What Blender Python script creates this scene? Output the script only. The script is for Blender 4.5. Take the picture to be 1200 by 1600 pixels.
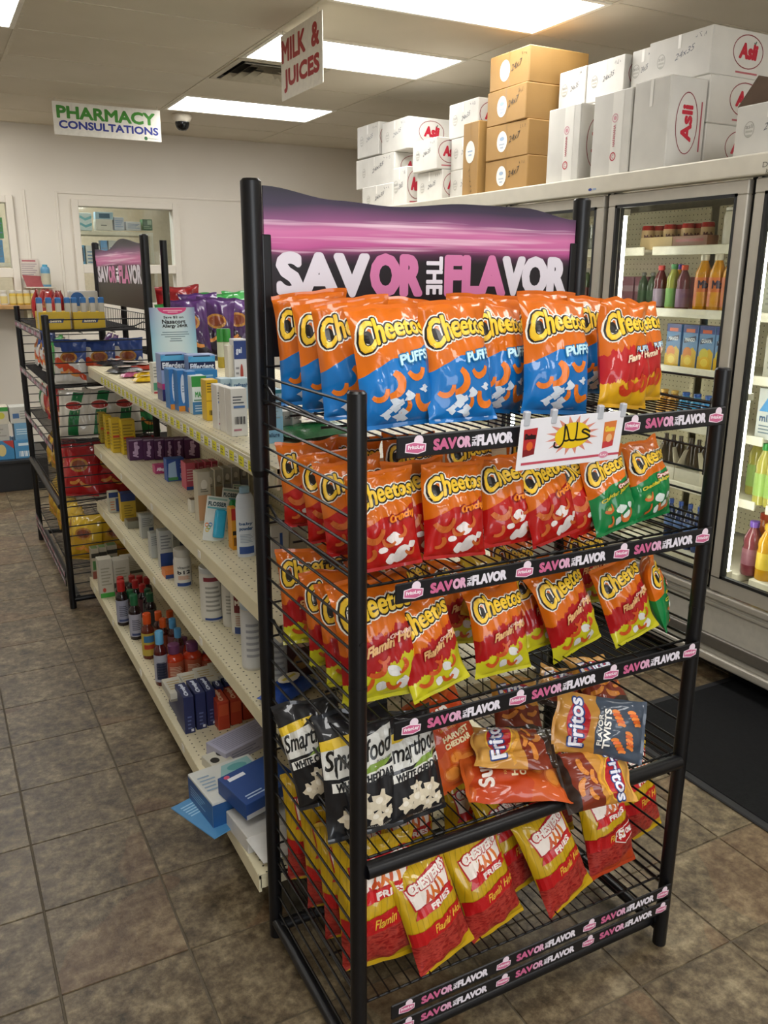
import bpy, bmesh, math, random
from mathutils import Vector, Matrix, noise
from mathutils.geometry import tessellate_polygon
for o in list(bpy.data.objects): bpy.data.objects.remove(o)
scene = bpy.context.scene
COL = scene.collection
PI = math.pi
random.seed(7)

# ---------------------------------------------------------------- camera (solved from the tile, shelf and post lines of the photograph, 1200x1600)
CH, CF = 1.62, 1320.0
YAW, PITCH, ROLL = 0.48994, 0.27223, 0.00574
_f = Vector((math.sin(YAW)*math.cos(PITCH), math.cos(YAW)*math.cos(PITCH), -math.sin(PITCH)))
_r = Vector((math.cos(YAW), -math.sin(YAW), 0)); _u = _r.cross(_f)
CR = _r*math.cos(ROLL)+_u*math.sin(ROLL); CU = _u*math.cos(ROLL)-_r*math.sin(ROLL); CFW = _f
CAM = Vector((0, 0, CH))
cd = bpy.data.cameras.new('camera'); cam = bpy.data.objects.new('camera', cd); COL.objects.link(cam)
cd.sensor_fit = 'VERTICAL'; cd.sensor_height = 36.0; cd.lens = CF/1600*36.0; cd.clip_start = 0.02
cam.matrix_world = Matrix(((CR.x, CU.x, -CFW.x, 0), (CR.y, CU.y, -CFW.y, 0), (CR.z, CU.z, -CFW.z, CH), (0, 0, 0, 1)))
scene.camera = cam

def ray(x, y): return CR*((x-600)/CF) - CU*((y-800)/CF) + CFW
def onX(x, y, X): d = ray(x, y); return CAM+d*(X/d.x)
def onY(x, y, Y): d = ray(x, y); return CAM+d*(Y/d.y)
def onZ(x, y, Z): d = ray(x, y); return CAM+d*((Z-CH)/d.z)
def proj(p):
    v = Vector(p)-CAM; w = v.dot(CFW)
    return (600+CF*v.dot(CR)/w, 800-CF*v.dot(CU)/w, w)

# ---------------------------------------------------------------- world, daylight through the shop front, exposure
TROFFER, TUBE, DAYLIGHT, EXPO = 11.0, 14.0, 55.0, 0.30
w = bpy.data.worlds.new('world'); scene.world = w; w.use_nodes = True
w.node_tree.nodes['Background'].inputs[0].default_value = (.85, .92, 1, 1)
w.node_tree.nodes['Background'].inputs[1].default_value = 0.5
dl = bpy.data.lights.new('daylight', 'AREA'); dl.shape = 'RECTANGLE'; dl.size = 2.4; dl.size_y = 1.7; dl.energy = DAYLIGHT; dl.color = (.93, .96, 1)
dlo = bpy.data.objects.new('shop_front_daylight', dl); COL.objects.link(dlo); dlo.location = (0.3, -3.05, 1.6); dlo.rotation_euler = (PI/2, 0, 0)
vs = scene.view_settings; vs.view_transform = 'Standard'; vs.look = 'None'; vs.gamma = 1.0; vs.use_curve_mapping = False; vs.exposure = EXPO

# ---------------------------------------------------------------- materials
def lin(c):
    if isinstance(c, str):
        c = c.lstrip('#'); c = [int(c[i:i+2], 16)/255 for i in (0, 2, 4)]
    return tuple((x/12.92 if x <= .04045 else ((x+.055)/1.055)**2.4) for x in c)
_mats = {}
class NT:
    def __init__(s, m): s.t = m.node_tree; s.n = s.t.nodes; s.l = s.t.links
    def new(s, typ, **k):
        n = s.n.new(typ)
        for a, b in k.items(): setattr(n, a, b)
        return n
    def put(s, sock, v):
        if hasattr(v, 'links') or hasattr(v, 'is_output'): s.l.new(v, sock)
        elif isinstance(v, (tuple, list)) and len(v) == 3 and sock.type == 'RGBA': sock.default_value = (*v, 1)
        else: sock.default_value = v
    def math(s, op, a, b=0.0, c=0.0):
        n = s.new('ShaderNodeMath', operation=op); s.put(n.inputs[0], a); s.put(n.inputs[1], b); s.put(n.inputs[2], c); return n.outputs[0]
    def mix(s, f, a, b):
        n = s.new('ShaderNodeMix', data_type='RGBA'); s.put(n.inputs[0], f); s.put(n.inputs[6], a); s.put(n.inputs[7], b); return n.outputs[2]
    def noise(s, vec, scale, detail=3.0, rough=.55):
        n = s.new('ShaderNodeTexNoise'); n.inputs['Scale'].default_value = scale; n.inputs['Detail'].default_value = detail; n.inputs['Roughness'].default_value = rough
        if vec is not None: s.l.new(vec, n.inputs['Vector'])
        return n.outputs[0]
    def ramp(s, fac, stops, interp='LINEAR'):
        n = s.new('ShaderNodeValToRGB'); r = n.color_ramp; r.interpolation = interp
        while len(r.elements) < len(stops): r.elements.new(.5)
        for e, (p, c) in zip(r.elements, stops): e.position = p; e.color = (*c, 1)
        s.l.new(fac, n.inputs[0]); return n.outputs[0]
    def bump(s, h, strength=.2, dist=.01):
        n = s.new('ShaderNodeBump'); n.inputs['Strength'].default_value = strength; n.inputs['Distance'].default_value = dist; s.l.new(h, n.inputs['Height']); return n.outputs[0]
def base(name):
    m = bpy.data.materials.new(name); m.use_nodes = True
    t = NT(m); b = t.n['Principled BSDF']
    return m, t, b
def mat(c, rough=.5, metal=0.0, spec=.5, var=.06, scale=30, name=None, bump=0, coat=0):
    key = ('p', c if isinstance(c, str) else tuple(c), rough, metal, spec, var, scale, bump, coat)
    if key in _mats: return _mats[key]
    m, t, b = base(name or 'mat_%s' % (c if isinstance(c, str) else 'c'))
    L = lin(c)
    tc = t.new('ShaderNodeTexCoord').outputs['Object']
    if var:
        n = t.noise(tc, scale, 2.0)
        col = t.ramp(n, [(.3, tuple(max(0, x*(1-var)) for x in L)), (.7, tuple(min(1, x*(1+var)) for x in L))])
        t.l.new(col, b.inputs['Base Color'])
        if bump: t.l.new(t.bump(t.noise(tc, scale*4, 3), bump, .002), b.inputs['Normal'])
    else: b.inputs['Base Color'].default_value = (*L, 1)
    b.inputs['Roughness'].default_value = rough; b.inputs['Metallic'].default_value = metal; b.inputs['Specular IOR Level'].default_value = spec
    b.inputs['Coat Weight'].default_value = coat
    m.diffuse_color = (*L, 1)
    _mats[key] = m; return m
def ink(c, rough=.35): return mat(c, rough, var=0, name='ink')
def emit(c, strength, name='lamp_glow'):
    key = ('e', c, strength)
    if key in _mats: return _mats[key]
    m, t, b = base(name); b.inputs['Base Color'].default_value = (*lin(c), 1); b.inputs['Emission Color'].default_value = (*lin(c), 1); b.inputs['Emission Strength'].default_value = strength
    _mats[key] = m; return m
def glass_mat():
    if 'glass' in _mats: return _mats['glass']
    m, t, b = base('door_glass'); out = t.n['Material Output']
    tr = t.new('ShaderNodeBsdfTransparent'); tr.inputs[0].default_value = (.93, .95, .93, 1)
    gl = t.new('ShaderNodeBsdfGlossy'); gl.inputs['Roughness'].default_value = .03
    lw = t.new('ShaderNodeLayerWeight'); lw.inputs['Blend'].default_value = .5
    fr = t.math('ADD', .035, t.math('MULTIPLY', t.math('POWER', lw.outputs['Facing'], 5.0), .55))   # the same from both sides of the thin pane
    mx = t.new('ShaderNodeMixShader'); t.l.new(fr, mx.inputs[0]); t.l.new(tr.outputs[0], mx.inputs[1]); t.l.new(gl.outputs[0], mx.inputs[2])
    t.l.new(mx.outputs[0], out.inputs[0]); _mats['glass'] = m; return m

BLACK = mat('#0b0b0e', .36, 0, .4, .1, name='black_powder_coat')
WIRE = mat('#09090b', .35, .1, .4, 0, name='black_wire')
CREAM = mat('#d8cfae', .42, 0, .5, .05, 8, name='cream_enamel')
ALU = mat('#b4aea2', .35, .3, .5, .05, 12, name='brushed_aluminium')
STEEL = mat('#c9c3b4', .4, .3, .5, .05, 10, name='pale_metal')
WHITE = mat('#e9e6de', .5, name='white_plastic')
RUBBER = mat('#0e0e0f', .85, 0, .2, .3, 60, name='black_rubber', bump=.4)

# ---------------------------------------------------------------- mesh helpers
class MB:
    def __init__(s): s.v = []; s.f = []; s.m = []; s.uv = {}
    def add(s, vs, fs, mi=0, uvs=None):
        o = len(s.v); s.v += [tuple(v) for v in vs]
        for k, f in enumerate(fs):
            s.f.append(tuple(o+i for i in f)); s.m.append(mi)
        if uvs:
            for i, u in enumerate(uvs): s.uv[o+i] = u
        return s
    def box(s, x0, x1, y0, y1, z0, z1, mi=0):
        vs = [(x, y, z) for z in (z0, z1) for y in (y0, y1) for x in (x0, x1)]
        return s.add(vs, [(0, 2, 3, 1), (4, 5, 7, 6), (0, 1, 5, 4), (2, 6, 7, 3), (0, 4, 6, 2), (1, 3, 7, 5)], mi)
    def rbox(s, x0, x1, y0, y1, z0, z1, r=.003, mi=0, seg=2):
        bm = bmesh.new(); bmesh.ops.create_cube(bm, size=1)
        for v in bm.verts: v.co = Vector((x0+(v.co.x+.5)*(x1-x0), y0+(v.co.y+.5)*(y1-y0), z0+(v.co.z+.5)*(z1-z0)))
        bmesh.ops.bevel(bm, geom=bm.edges[:], offset=r, segments=seg, affect='EDGES', profile=.6)
        bm.verts.index_update()
        s.add([v.co.copy() for v in bm.verts], [[v.index for v in f.verts] for f in bm.faces], mi); bm.free(); return s
    def cyl(s, p0, p1, r, n=12, mi=0, r1=None):
        p0, p1 = Vector(p0), Vector(p1); r1 = r if r1 is None else r1
        d = (p1-p0).normalized(); a = d.orthogonal().normalized(); b = d.cross(a)
        vs = [p0+(a*math.cos(t)+b*math.sin(t))*r for t in (2*PI*i/n for i in range(n))]+[p1+(a*math.cos(t)+b*math.sin(t))*r1 for t in (2*PI*i/n for i in range(n))]
        fs = [(i, (i+1) % n, n+(i+1) % n, n+i) for i in range(n)]+[tuple(range(n-1, -1, -1)), tuple(range(n, 2*n))]
        return s.add(vs, fs, mi)
    def tube(s, pts, r, n=6, mi=0):
        pts = [Vector(p) for p in pts]; k = len(pts); vs = []; up = None
        for i, p in enumerate(pts):
            d = (pts[min(i+1, k-1)]-pts[max(i-1, 0)]).normalized()
            a = d.orthogonal().normalized() if up is None else (up-d*up.dot(d)).normalized()
            up = a; b = d.cross(a)
            vs += [p+(a*math.cos(2*PI*j/n)+b*math.sin(2*PI*j/n))*r for j in range(n)]
        fs = [(i*n+j, i*n+(j+1) % n, (i+1)*n+(j+1) % n, (i+1)*n+j) for i in range(k-1) for j in range(n)]
        fs += [tuple(range(n-1, -1, -1)), tuple((k-1)*n+j for j in range(n))]
        return s.add(vs, fs, mi)
    def lathe(s, prof, n=20, c=(0, 0, 0), mi=0, sx=1, sy=1):
        vs = []; fs = []
        for r, z in prof: vs += [(c[0]+r*sx*math.cos(2*PI*j/n), c[1]+r*sy*math.sin(2*PI*j/n), c[2]+z) for j in range(n)]
        for i in range(len(prof)-1):
            fs += [(i*n+j, i*n+(j+1) % n, (i+1)*n+(j+1) % n, (i+1)*n+j) for j in range(n)]
        fs += [tuple(range(n-1, -1, -1)), tuple((len(prof)-1)*n+j for j in range(n))]
        return s.add(vs, fs, mi)
    def quad(s, a, b, c, d, mi=0): return s.add([a, b, c, d], [(0, 1, 2, 3)], mi)
    def mesh(s, name, mats, smooth=None):
        me = bpy.data.meshes.new(name); me.from_pydata(s.v, [], s.f)
        for m in (mats if isinstance(mats, (list, tuple)) else [mats]): me.materials.append(m)
        me.polygons.foreach_set('material_index', s.m)
        if s.uv:
            l = me.uv_layers.new(name='UVMap')
            for lp in me.loops: l.data[lp.index].uv = s.uv.get(lp.vertex_index, (0, 0))
        me.update()
        if smooth is not None:
            me.polygons.foreach_set('use_smooth', [True]*len(me.polygons))
            me.set_sharp_from_angle(angle=math.radians(smooth))
        return me
    def build(s, name, mats, parent=None, smooth=None): return obj(name, s.mesh(name, mats, smooth), parent)
def obj(name, me, parent=None, loc=None):
    o = bpy.data.objects.new(name, me); COL.objects.link(o)
    if parent is not None: o.parent = parent
    if loc is not None: o.location = loc
    return o
def tag(o, label=None, cat=None, group=None, kind=None):
    if label: o['label'] = label
    if cat: o['category'] = cat
    if group: o['group'] = group
    if kind: o['kind'] = kind
    return o
def thing(name, label, cat, loc=(0, 0, 0), rotz=0, group=None, rot=None):
    o = bpy.data.objects.new(name, None); COL.objects.link(o); o.empty_display_size = .05
    if rot is not None: o.matrix_world = Matrix.Translation(loc) @ rot.to_4x4()
    else: o.location = loc; o.rotation_euler = (0, 0, rotz)
    return tag(o, label, cat, group)
def struct(name, mb, mats, smooth=None, parent=None):
    o = mb.build(name, mats, parent, smooth)
    if parent is None: o['kind'] = 'structure'
    return o
def kit_inst(kit, root):
    """copies of a thing's parts: kit = [(name, mesh, [sub-parts])]"""
    for nm, me, subs in kit:
        o = obj(nm, me, root)
        for sn, sm in subs: obj(sn, sm, o)
    return root
ORD = ['first', 'second', 'third', 'fourth', 'fifth', 'sixth', 'seventh', 'eighth', 'ninth', 'tenth', 'eleventh', 'twelfth', 'thirteenth', 'fourteenth', 'fifteenth', 'sixteenth']

# ---------------------------------------------------------------- flat print: lettering and shapes as thin faces laid on a surface
_tx = {}
def text2d(s, bold=0.0, shear=0.0, space=1.0):
    k = (s, bold, shear, space)
    if k in _tx: return _tx[k]
    cu = bpy.data.curves.new('lettering', 'FONT'); cu.body = s; cu.size = 1; cu.offset = bold; cu.shear = shear; cu.space_character = space; cu.resolution_u = 3
    ob = bpy.data.objects.new('lettering', cu); COL.objects.link(ob)
    dg = bpy.context.evaluated_depsgraph_get(); me = bpy.data.meshes.new_from_object(ob.evaluated_get(dg))
    vs = [(v.co.x, v.co.y) for v in me.vertices]; fs = [tuple(p.vertices) for p in me.polygons]
    bpy.data.objects.remove(ob); bpy.data.curves.remove(cu); bpy.data.meshes.remove(me)
    if not vs: vs = [(0, 0), (1, 1)]
    x0 = min(v[0] for v in vs); x1 = max(v[0] for v in vs); y0 = min(v[1] for v in vs); y1 = max(v[1] for v in vs)
    vs = [((x-x0)/(x1-x0), (y-y0)/(y1-y0)) for x, y in vs]
    _tx[k] = (vs, fs, (x1-x0)/(y1-y0)); return _tx[k]
class Print:
    """collects coloured flat shapes in 2-D (x right, y up) and lays them on a surface through fn(x, y, offset)"""
    def __init__(s, fn, step=None, lift=.0004): s.fn = fn; s.step = step; s.lift = lift; s.mb = MB(); s.mats = []
    def mi(s, c):
        m = ink(c) if isinstance(c, str) else c
        if m not in s.mats: s.mats.append(m)
        return s.mats.index(m)
    def shape(s, vs, fs, c, layer=1):
        if s.step:
            bm = bmesh.new(); bv = [bm.verts.new((x, y, 0)) for x, y in vs]
            for f in fs:
                try: bm.faces.new([bv[i] for i in f])
                except ValueError: pass
            xs = [v[0] for v in vs]; ys = [v[1] for v in vs]
            for ax, lo, hi in ((0, min(xs), max(xs)), (1, min(ys), max(ys))):
                k = math.ceil(lo/s.step)
                while k*s.step < hi:
                    co = [0, 0, 0]; no = [0, 0, 0]; co[ax] = k*s.step; no[ax] = 1
                    bmesh.ops.bisect_plane(bm, geom=bm.verts[:]+bm.edges[:]+bm.faces[:], plane_co=co, plane_no=no, dist=1e-7); k += 1
            bm.verts.index_update()
            vs = [(v.co.x, v.co.y) for v in bm.verts]; fs = [tuple(v.index for v in f.verts) for f in bm.faces]; bm.free()
        s.mb.add([s.fn(x, y, layer*s.lift) for x, y in vs], fs, s.mi(c))
    def text(s, t, x0, x1, y0, y1, c, layer=1, bold=0.0, shear=0.0, warp=None, space=1.0, smear=0, rot=0):
        vs, fs, _ = text2d(t, 0.0, shear, space)
        if rot: vs = [(1-y, x) for x, y in vs] if rot > 0 else [(y, 1-x) for x, y in vs]
        e = bold*((y1-y0) if not rot else (x1-x0))   # stroke weight: the letters swept round a small circle
        P = [(x0+e+a*(x1-x0-2*e), y0+e+b*(y1-y0-2*e)) for a, b in vs]
        if warp: P = [warp(a, b) for a, b in P]
        e += smear
        if e:
            n = 24 if (y1-y0) > .05 and not smear else (10 if not smear else 12)
            for k in range(n): 
                ca, sa = math.cos(k*2*PI/n), math.sin(k*2*PI/n)
                s.shape([(a+e*ca, b+e*sa) for a, b in P], fs, c, layer+k*.5/n)
        if not smear: s.shape(P, fs, c, layer+.55)
    def poly(s, pts, c, layer=1):
        tris = tessellate_polygon([[Vector((x, y, 0)) for x, y in pts]])
        s.shape(pts, [tuple(t) for t in tris], c, layer)
    def rect(s, x0, x1, y0, y1, c, layer=1): s.shape([(x0, y0), (x1, y0), (x1, y1), (x0, y1)], [(0, 1, 2, 3)], c, layer)
    def ell(s, cx, cy, rx, ry, c, layer=1, n=20, a0=0): s.poly([(cx+rx*math.cos(2*PI*i/n+a0), cy+ry*math.sin(2*PI*i/n+a0)) for i in range(n)], c, layer)
    def ring(s, cx, cy, rx, ry, th, c, layer=1, n=28, rot=0):
        o = []; i_ = []
        for k in range(n):
            t = 2*PI*k/n
            for L, q in ((o, 0), (i_, th)):
                a, b = (rx-q)*math.cos(t), (ry-q)*math.sin(t); L.append((cx+a*math.cos(rot)-b*math.sin(rot), cy+a*math.sin(rot)+b*math.cos(rot)))
        s.shape(o+i_, [(k, (k+1) % n, n+(k+1) % n, n+k) for k in range(n)], c, layer)
    def stroke(s, pts, wd, c, layer=1):
        L = []; R = []
        for i, (x, y) in enumerate(pts):
            a = pts[max(i-1, 0)]; b = pts[min(i+1, len(pts)-1)]; dx, dy = b[0]-a[0], b[1]-a[1]; d = math.hypot(dx, dy) or 1
            ww = (wd(i/(len(pts)-1)) if callable(wd) else wd)/2
            L.append((x-dy/d*ww, y+dx/d*ww)); R.append((x+dy/d*ww, y-dx/d*ww))
        n = len(pts); s.shape(L+R, [(n+i, n+i+1, i+1, i) for i in range(n-1)], c, layer)
    def scribble(s, x0, x1, y0, y1, c, rnd, n=5, layer=1):
        """a short hand-written line, as on the marked cartons"""
        wch = (x1-x0)/n
        for k in range(n):
            pts = []
            for j in range(5): pts.append((x0+wch*(k+.15+.6*rnd.random()), y0+(y1-y0)*rnd.random()))
            s.stroke(pts, (y1-y0)*.09, c, layer)
    def mesh(s, name): return s.mb.mesh(name, s.mats)
    def build(s, name, parent): return obj(name, s.mesh(name), parent)
def planefn(o, xd, yd):
    o, xd, yd = Vector(o), Vector(xd), Vector(yd); n = xd.cross(yd).normalized()
    return lambda x, y, off: o+xd*x+yd*y+n*off
# ================================================================ STRUCTURE
# ---- floor: slate-look vinyl tiles on a grout bed
m, t, b = base('floor_tile'); FT = m
geo = t.new('ShaderNodeNewGeometry').outputs['Position']; oi = t.new('ShaderNodeObjectInfo')
off = t.new('ShaderNodeVectorMath', operation='ADD'); t.l.new(geo, off.inputs[0])
sc = t.new('ShaderNodeVectorMath', operation='SCALE'); sc.inputs[3].default_value = 37.0
cb = t.new('ShaderNodeCombineXYZ'); t.l.new(oi.outputs['Random'], cb.inputs[0]); t.l.new(oi.outputs['Random'], cb.inputs[1]); t.l.new(cb.outputs[0], sc.inputs[0]); t.l.new(sc.outputs[0], off.inputs[1])
n1 = t.noise(off.outputs[0], 7.5, 7, .72); n2 = t.noise(off.outputs[0], 30, 5, .72); n3 = t.noise(off.outputs[0], 1.6, 2, .5)
c1 = t.ramp(n1, [(.34, lin('#2c2317')), (.45, lin('#4c3f2d')), (.54, lin('#675943')), (.66, lin('#93866a'))])
c2 = t.ramp(n2, [(.34, lin('#2a2115')), (.5, lin('#6a5c45')), (.68, lin('#9a8b6c'))])
cc = t.mix(.38, c1, c2)
cc = t.mix(t.math('MULTIPLY', t.math('GREATER_THAN', n3, .58), .18), cc, lin('#7a5030'))
t.l.new(cc, b.inputs['Base Color']); b.inputs['Roughness'].default_value = .42
t.l.new(t.bump(t.math('ADD', n1, n2), .25, .004), b.inputs['Normal'])
GROUT = mat('#5a5142', .8, var=.15, name='grout')
XL, XR, YF, YB, ZC = -3.2, 4.19, -3.0, 8.4, 2.86
floor = struct('floor', MB().box(XL, XR, YF, YB+2.2, -.06, -.003), GROUT)
TS = .305; g = .0022
tile_me = MB().add([(g, g, -.004), (TS-g, g, -.004), (TS-g, TS-g, -.004), (g, TS-g, -.004), (g+.0012, g+.0012, 0), (TS-g-.0012, g+.0012, 0), (TS-g-.0012, TS-g-.0012, 0), (g+.0012, TS-g-.0012, 0)],
                   [(4, 5, 6, 7), (0, 1, 5, 4), (1, 2, 6, 5), (2, 3, 7, 6), (3, 0, 4, 7)]).mesh('tile', FT)
cells = []
for i in range(int((XL-.395)/TS)-1, int((XR-.395)/TS)+1):
    for j in range(int((YF-1.757)/TS)-1, int((YB-1.757)/TS)+1):
        x, y = .395+i*TS, 1.757+j*TS
        if x < XL or y < YF: continue
        px, py, dep = proj((x+TS/2, y+TS/2, 0))
        vis = dep > .1 and -140 < px < 1340 and 400 < py < 1760 and not (.65 < x < 1.2 and 2.0 < y < 4.3) and x < 3.0
        cells.append((0 if vis else 1, dep if vis else 0, x, y))
cells.sort()
rest = MB()
for k, (a, dep, x, y) in enumerate(cells):
    if a == 0 and k < 300: obj('tile', tile_me, floor, (x, y, 0))
    else: rest.add([(vx+x, vy+y, vz) for vx, vy, vz in tile_me_v] if False else [(v.co.x+x, v.co.y+y, v.co.z) for v in tile_me.vertices], [(4, 5, 6, 7), (0, 1, 5, 4), (1, 2, 6, 5), (2, 3, 7, 6), (3, 0, 4, 7)])
o = rest.build('tile_field', FT, floor); o['kind'] = 'stuff'

# ---- ceiling: lay-in panels in a T-bar grid
m, t, b = base('ceiling_panel'); CT = m
tc = t.new('ShaderNodeNewGeometry').outputs['Position']; oi = t.new('ShaderNodeObjectInfo')
n1 = t.noise(tc, 140, 2, .6); n2 = t.noise(tc, 1.3, 3)
c = t.ramp(n2, [(.3, lin('#d0c8b6')), (.7, lin('#dcd4c4'))]); c = t.mix(t.math('MULTIPLY', oi.outputs['Random'], .25), c, lin('#c6b89e'))
t.l.new(c, b.inputs['Base Color']); b.inputs['Roughness'].default_value = .9; t.l.new(t.bump(n1, .12, .002), b.inputs['Normal'])
TBAR = mat('#cfc6b2', .55, name='t_bar')
ceil = struct('ceiling', MB().box(XL, XR, YF, YB+2.2, ZC+.03, ZC+.08), mat('#5a5346', .9, name='plenum'))
GX = [1.83+1.22*k for k in range(-5, 3)]; GY = [3.44+.615*k for k in range(-11, 9)]
LIGHTS = [(1.83, 3.44), (1.83, 4.67), (1.83, 6.515), (-.61, 4.67), (1.83, .98), (-.61, .365), (-.61, -1.48), (1.83, -1.48), (-.61, 7.13), (-3.05, 4.67)]
VENT = (1.83, 5.285)
pw, ph = 1.22-.004, .615-.004
panel_me = MB().rbox(-pw/2, pw/2, -ph/2, ph/2, 0, .016, .002, seg=1).mesh('ceiling_panel', CT)
half_me = MB().rbox(-.611+.002+.61, pw/2, -ph/2, ph/2, 0, .016, .002, seg=1).mesh('ceiling_panel_cut', CT)
for x in GX:
    for y in GY:
        if any(abs(x-a)+abs(y-c_) < .02 for a, c_ in LIGHTS): continue
        if x+1.22 < XL+.3 or x > XR or y > YB+.1: continue
        if abs(x-VENT[0])+abs(y-VENT[1]) < .02: obj('ceiling_panel', half_me, ceil, (x+.61, y+.3075, ZC+.004)); continue
        obj('ceiling_panel', panel_me, ceil, (x+.61, y+.3075, ZC+.004))
for x in GX: MB().box(x-.011, x+.011, YF, YB, ZC, ZC+.03).build('grid_bar', TBAR, ceil)
for y in GY: MB().box(XL, XR, y-.009, y+.009, ZC+.0015, ZC+.03).build('grid_bar', TBAR, ceil)
lens_m = emit('#fffefb', TROFFER, 'fluorescent_lens')
fr = MB(); fr.box(-.6, .6, -.3, -.275, -.004, .03); fr.box(-.6, .6, .275, .3, -.004, .03); fr.box(-.6, -.575, -.275, .275, -.004, .03); fr.box(.575, .6, -.275, .275, -.004, .03)
fr_me = fr.mesh('lamp_frame', mat('#e8e3d6', .5, name='lamp_frame')); lens_me = MB().box(-.575, .575, -.275, .275, .001, .008).mesh('lens', lens_m)
names = {0: 'large fluorescent ceiling panel at the top edge above the white cartons', 1: 'fluorescent ceiling panel behind the red lettered hanging sign', 2: 'farthest fluorescent ceiling panel, beside the security camera', 3: 'fluorescent ceiling panel cut off in the top left corner'}
for k, (x, y) in enumerate(LIGHTS):
    r_ = thing('ceiling_light', names.get(k, 'fluorescent ceiling panel over the shop behind the camera'), 'ceiling light', (x+.61, y+.3075, ZC), 0, 'fluorescent ceiling panels')
    obj('lamp_frame', fr_me, r_); obj('lens', lens_me, r_)
# air vent, nested louvres
vt = thing('air_vent', 'square louvred air vent in the ceiling beside the hanging milk sign', 'air vent', (VENT[0]+.3, VENT[1]+.3075, ZC-.002))
vm = mat('#b9b09c', .5, name='vent_enamel')
def sq(mb, r0, z0, r1, z1):
    p = [(-1, -1), (1, -1), (1, 1), (-1, 1)]
    mb.add([(a*r0, c_*r0, z0) for a, c_ in p]+[(a*r1, c_*r1, z1) for a, c_ in p], [(i, (i+1) % 4, 4+(i+1) % 4, 4+i) for i in range(4)])
q = MB(); sq(q, .297, -.004, .262, -.004); sq(q, .297, .02, .297, -.004); q.build('frame', vm, vt)
for r_ in (.25, .19, .13, .07):
    q = MB(); sq(q, r_, -.014, r_-.05, .022); sq(q, r_-.003, -.012, r_-.053, .024); q.build('louvre', vm, vt)
MB().box(-.28, .28, -.28, .28, .024, .028).build('duct', mat('#1a1814', .9, name='dark_duct'), vt)
# dome camera
dm = thing('security_camera', 'small dark dome security camera on the ceiling near the pharmacy wall', 'camera', (2.03, 7.3, ZC))
MB().lathe([(.075, 0), (.078, -.02), (.062, -.05), (.055, -.055)], 24).build('mount', mat('#cdc4b2', .4, name='dome_mount'), dm, 40)
MB().lathe([(.056, -.05), (.056, -.07), (.047, -.098), (.03, -.115), (.002, -.12)], 24).build('dome', mat('#0b0b0c', .08, name='smoked_dome'), dm, 60)

# ---- walls
m, t, b = base('wall_paint'); WP = m
tc = t.new('ShaderNodeNewGeometry').outputs['Position']
t.l.new(t.ramp(t.noise(tc, .9, 3), [(.3, lin('#d6cec1')), (.7, lin('#e0d9cd'))]), b.inputs['Base Color']); b.inputs['Roughness'].default_value = .6
t.l.new(t.bump(t.noise(tc, 60, 2), .05, .002), b.inputs['Normal'])
wb = MB()
for x0, x1, z0, z1 in [(XL, -.6, 0, ZC+.03), (-.6, .745, 2.215, ZC+.03), (-.6, .745, 0, 1.36), (-.6, .745, 1.60, 1.66), (.745, 1.345, 0, ZC+.03), (1.345, 2.19, 2.21, ZC+.03), (1.345, 2.19, 1.64, 1.70), (1.345, 2.19, 0, 1.36), (2.19, XR, 0, ZC+.03)]:
    wb.box(x0, x1, YB, YB+.1, z0, z1)
wall_back = struct('wall_back', wb, WP)
struct('wall_right', MB().box(XR, XR+.1, YF, YB+2.2, 0, ZC+.03), WP)
struct('wall_left', MB().box(XL-.1, XL, YF, YB+2.2, 0, ZC+.03), WP)
wf = MB()
for x0, x1, z0, z1 in [(XL, -1.6, 0, ZC+.03), (-1.6, 2.2, 2.55, ZC+.03), (-1.6, 2.2, 0, .6), (2.2, XR, 0, ZC+.03)]: wf.box(x0, x1, YF-.1, YF, z0, z1)
struct('wall_front', wf, WP)
# wall panelling: flat battens and the raised surrounds of the pharmacy hatches
k = 0
def trimbox(x0, x1, z0, z1, d=.014):
    global k; k += 1
    o = struct('trim_%d' % k, MB().rbox(x0, x1, YB-d, YB+.004, z0, z1, .004, seg=1), WP); return o
for x in (.90, 1.17, 2.9, 3.45): trimbox(x-.012, x+.012, .1, 2.33, .008)
trimbox(1.17, 3.9, 2.31, 2.33, .008)
for x0, x1, z0, z1 in [(1.285, 1.345, 1.30, 2.27), (2.19, 2.25, 1.30, 2.27), (1.345, 2.19, 2.21, 2.27), (1.345, 2.19, 1.63, 1.71), (.745, .805, 1.30, 2.28), (-.6, .745, 2.215, 2.275), (-.6, .745, 1.59, 1.67)]: trimbox(x0, x1, z0, z1, .03)
struct('baseboard_back', MB().box(XL, XR, YB-.02, YB, 0, .11), mat('#2a2622', .6, name='dark_baseboard'))
for i, (x0, x1, z0, z1) in enumerate([(1.345, 2.19, 1.71, 2.21), (-.6, .745, 1.67, 2.215)]):
    w_ = struct('window_%d' % (i+1), MB().box(x0, x1, YB+.04, YB+.044, z0, z1), glass_mat())
# pharmacy room behind the hatches
struct('wall_pharmacy', MB().box(XL, XR, YB+2.1, YB+2.2, 0, ZC+.03), mat('#b9a98c', .7, name='pharmacy_wall'))
tr = thing('pharmacy_light', 'fluorescent ceiling lamp inside the pharmacy room behind the hatches', 'ceiling light', (1.2, YB+1.0, ZC)); obj('lens', MB().box(-.575, .575, -.275, .275, .001, .008).mesh('pharmacy_lens', emit('#f4fbff', 22.0, 'pharmacy_tube')), tr); obj('lamp_frame', fr_me, tr)

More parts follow.
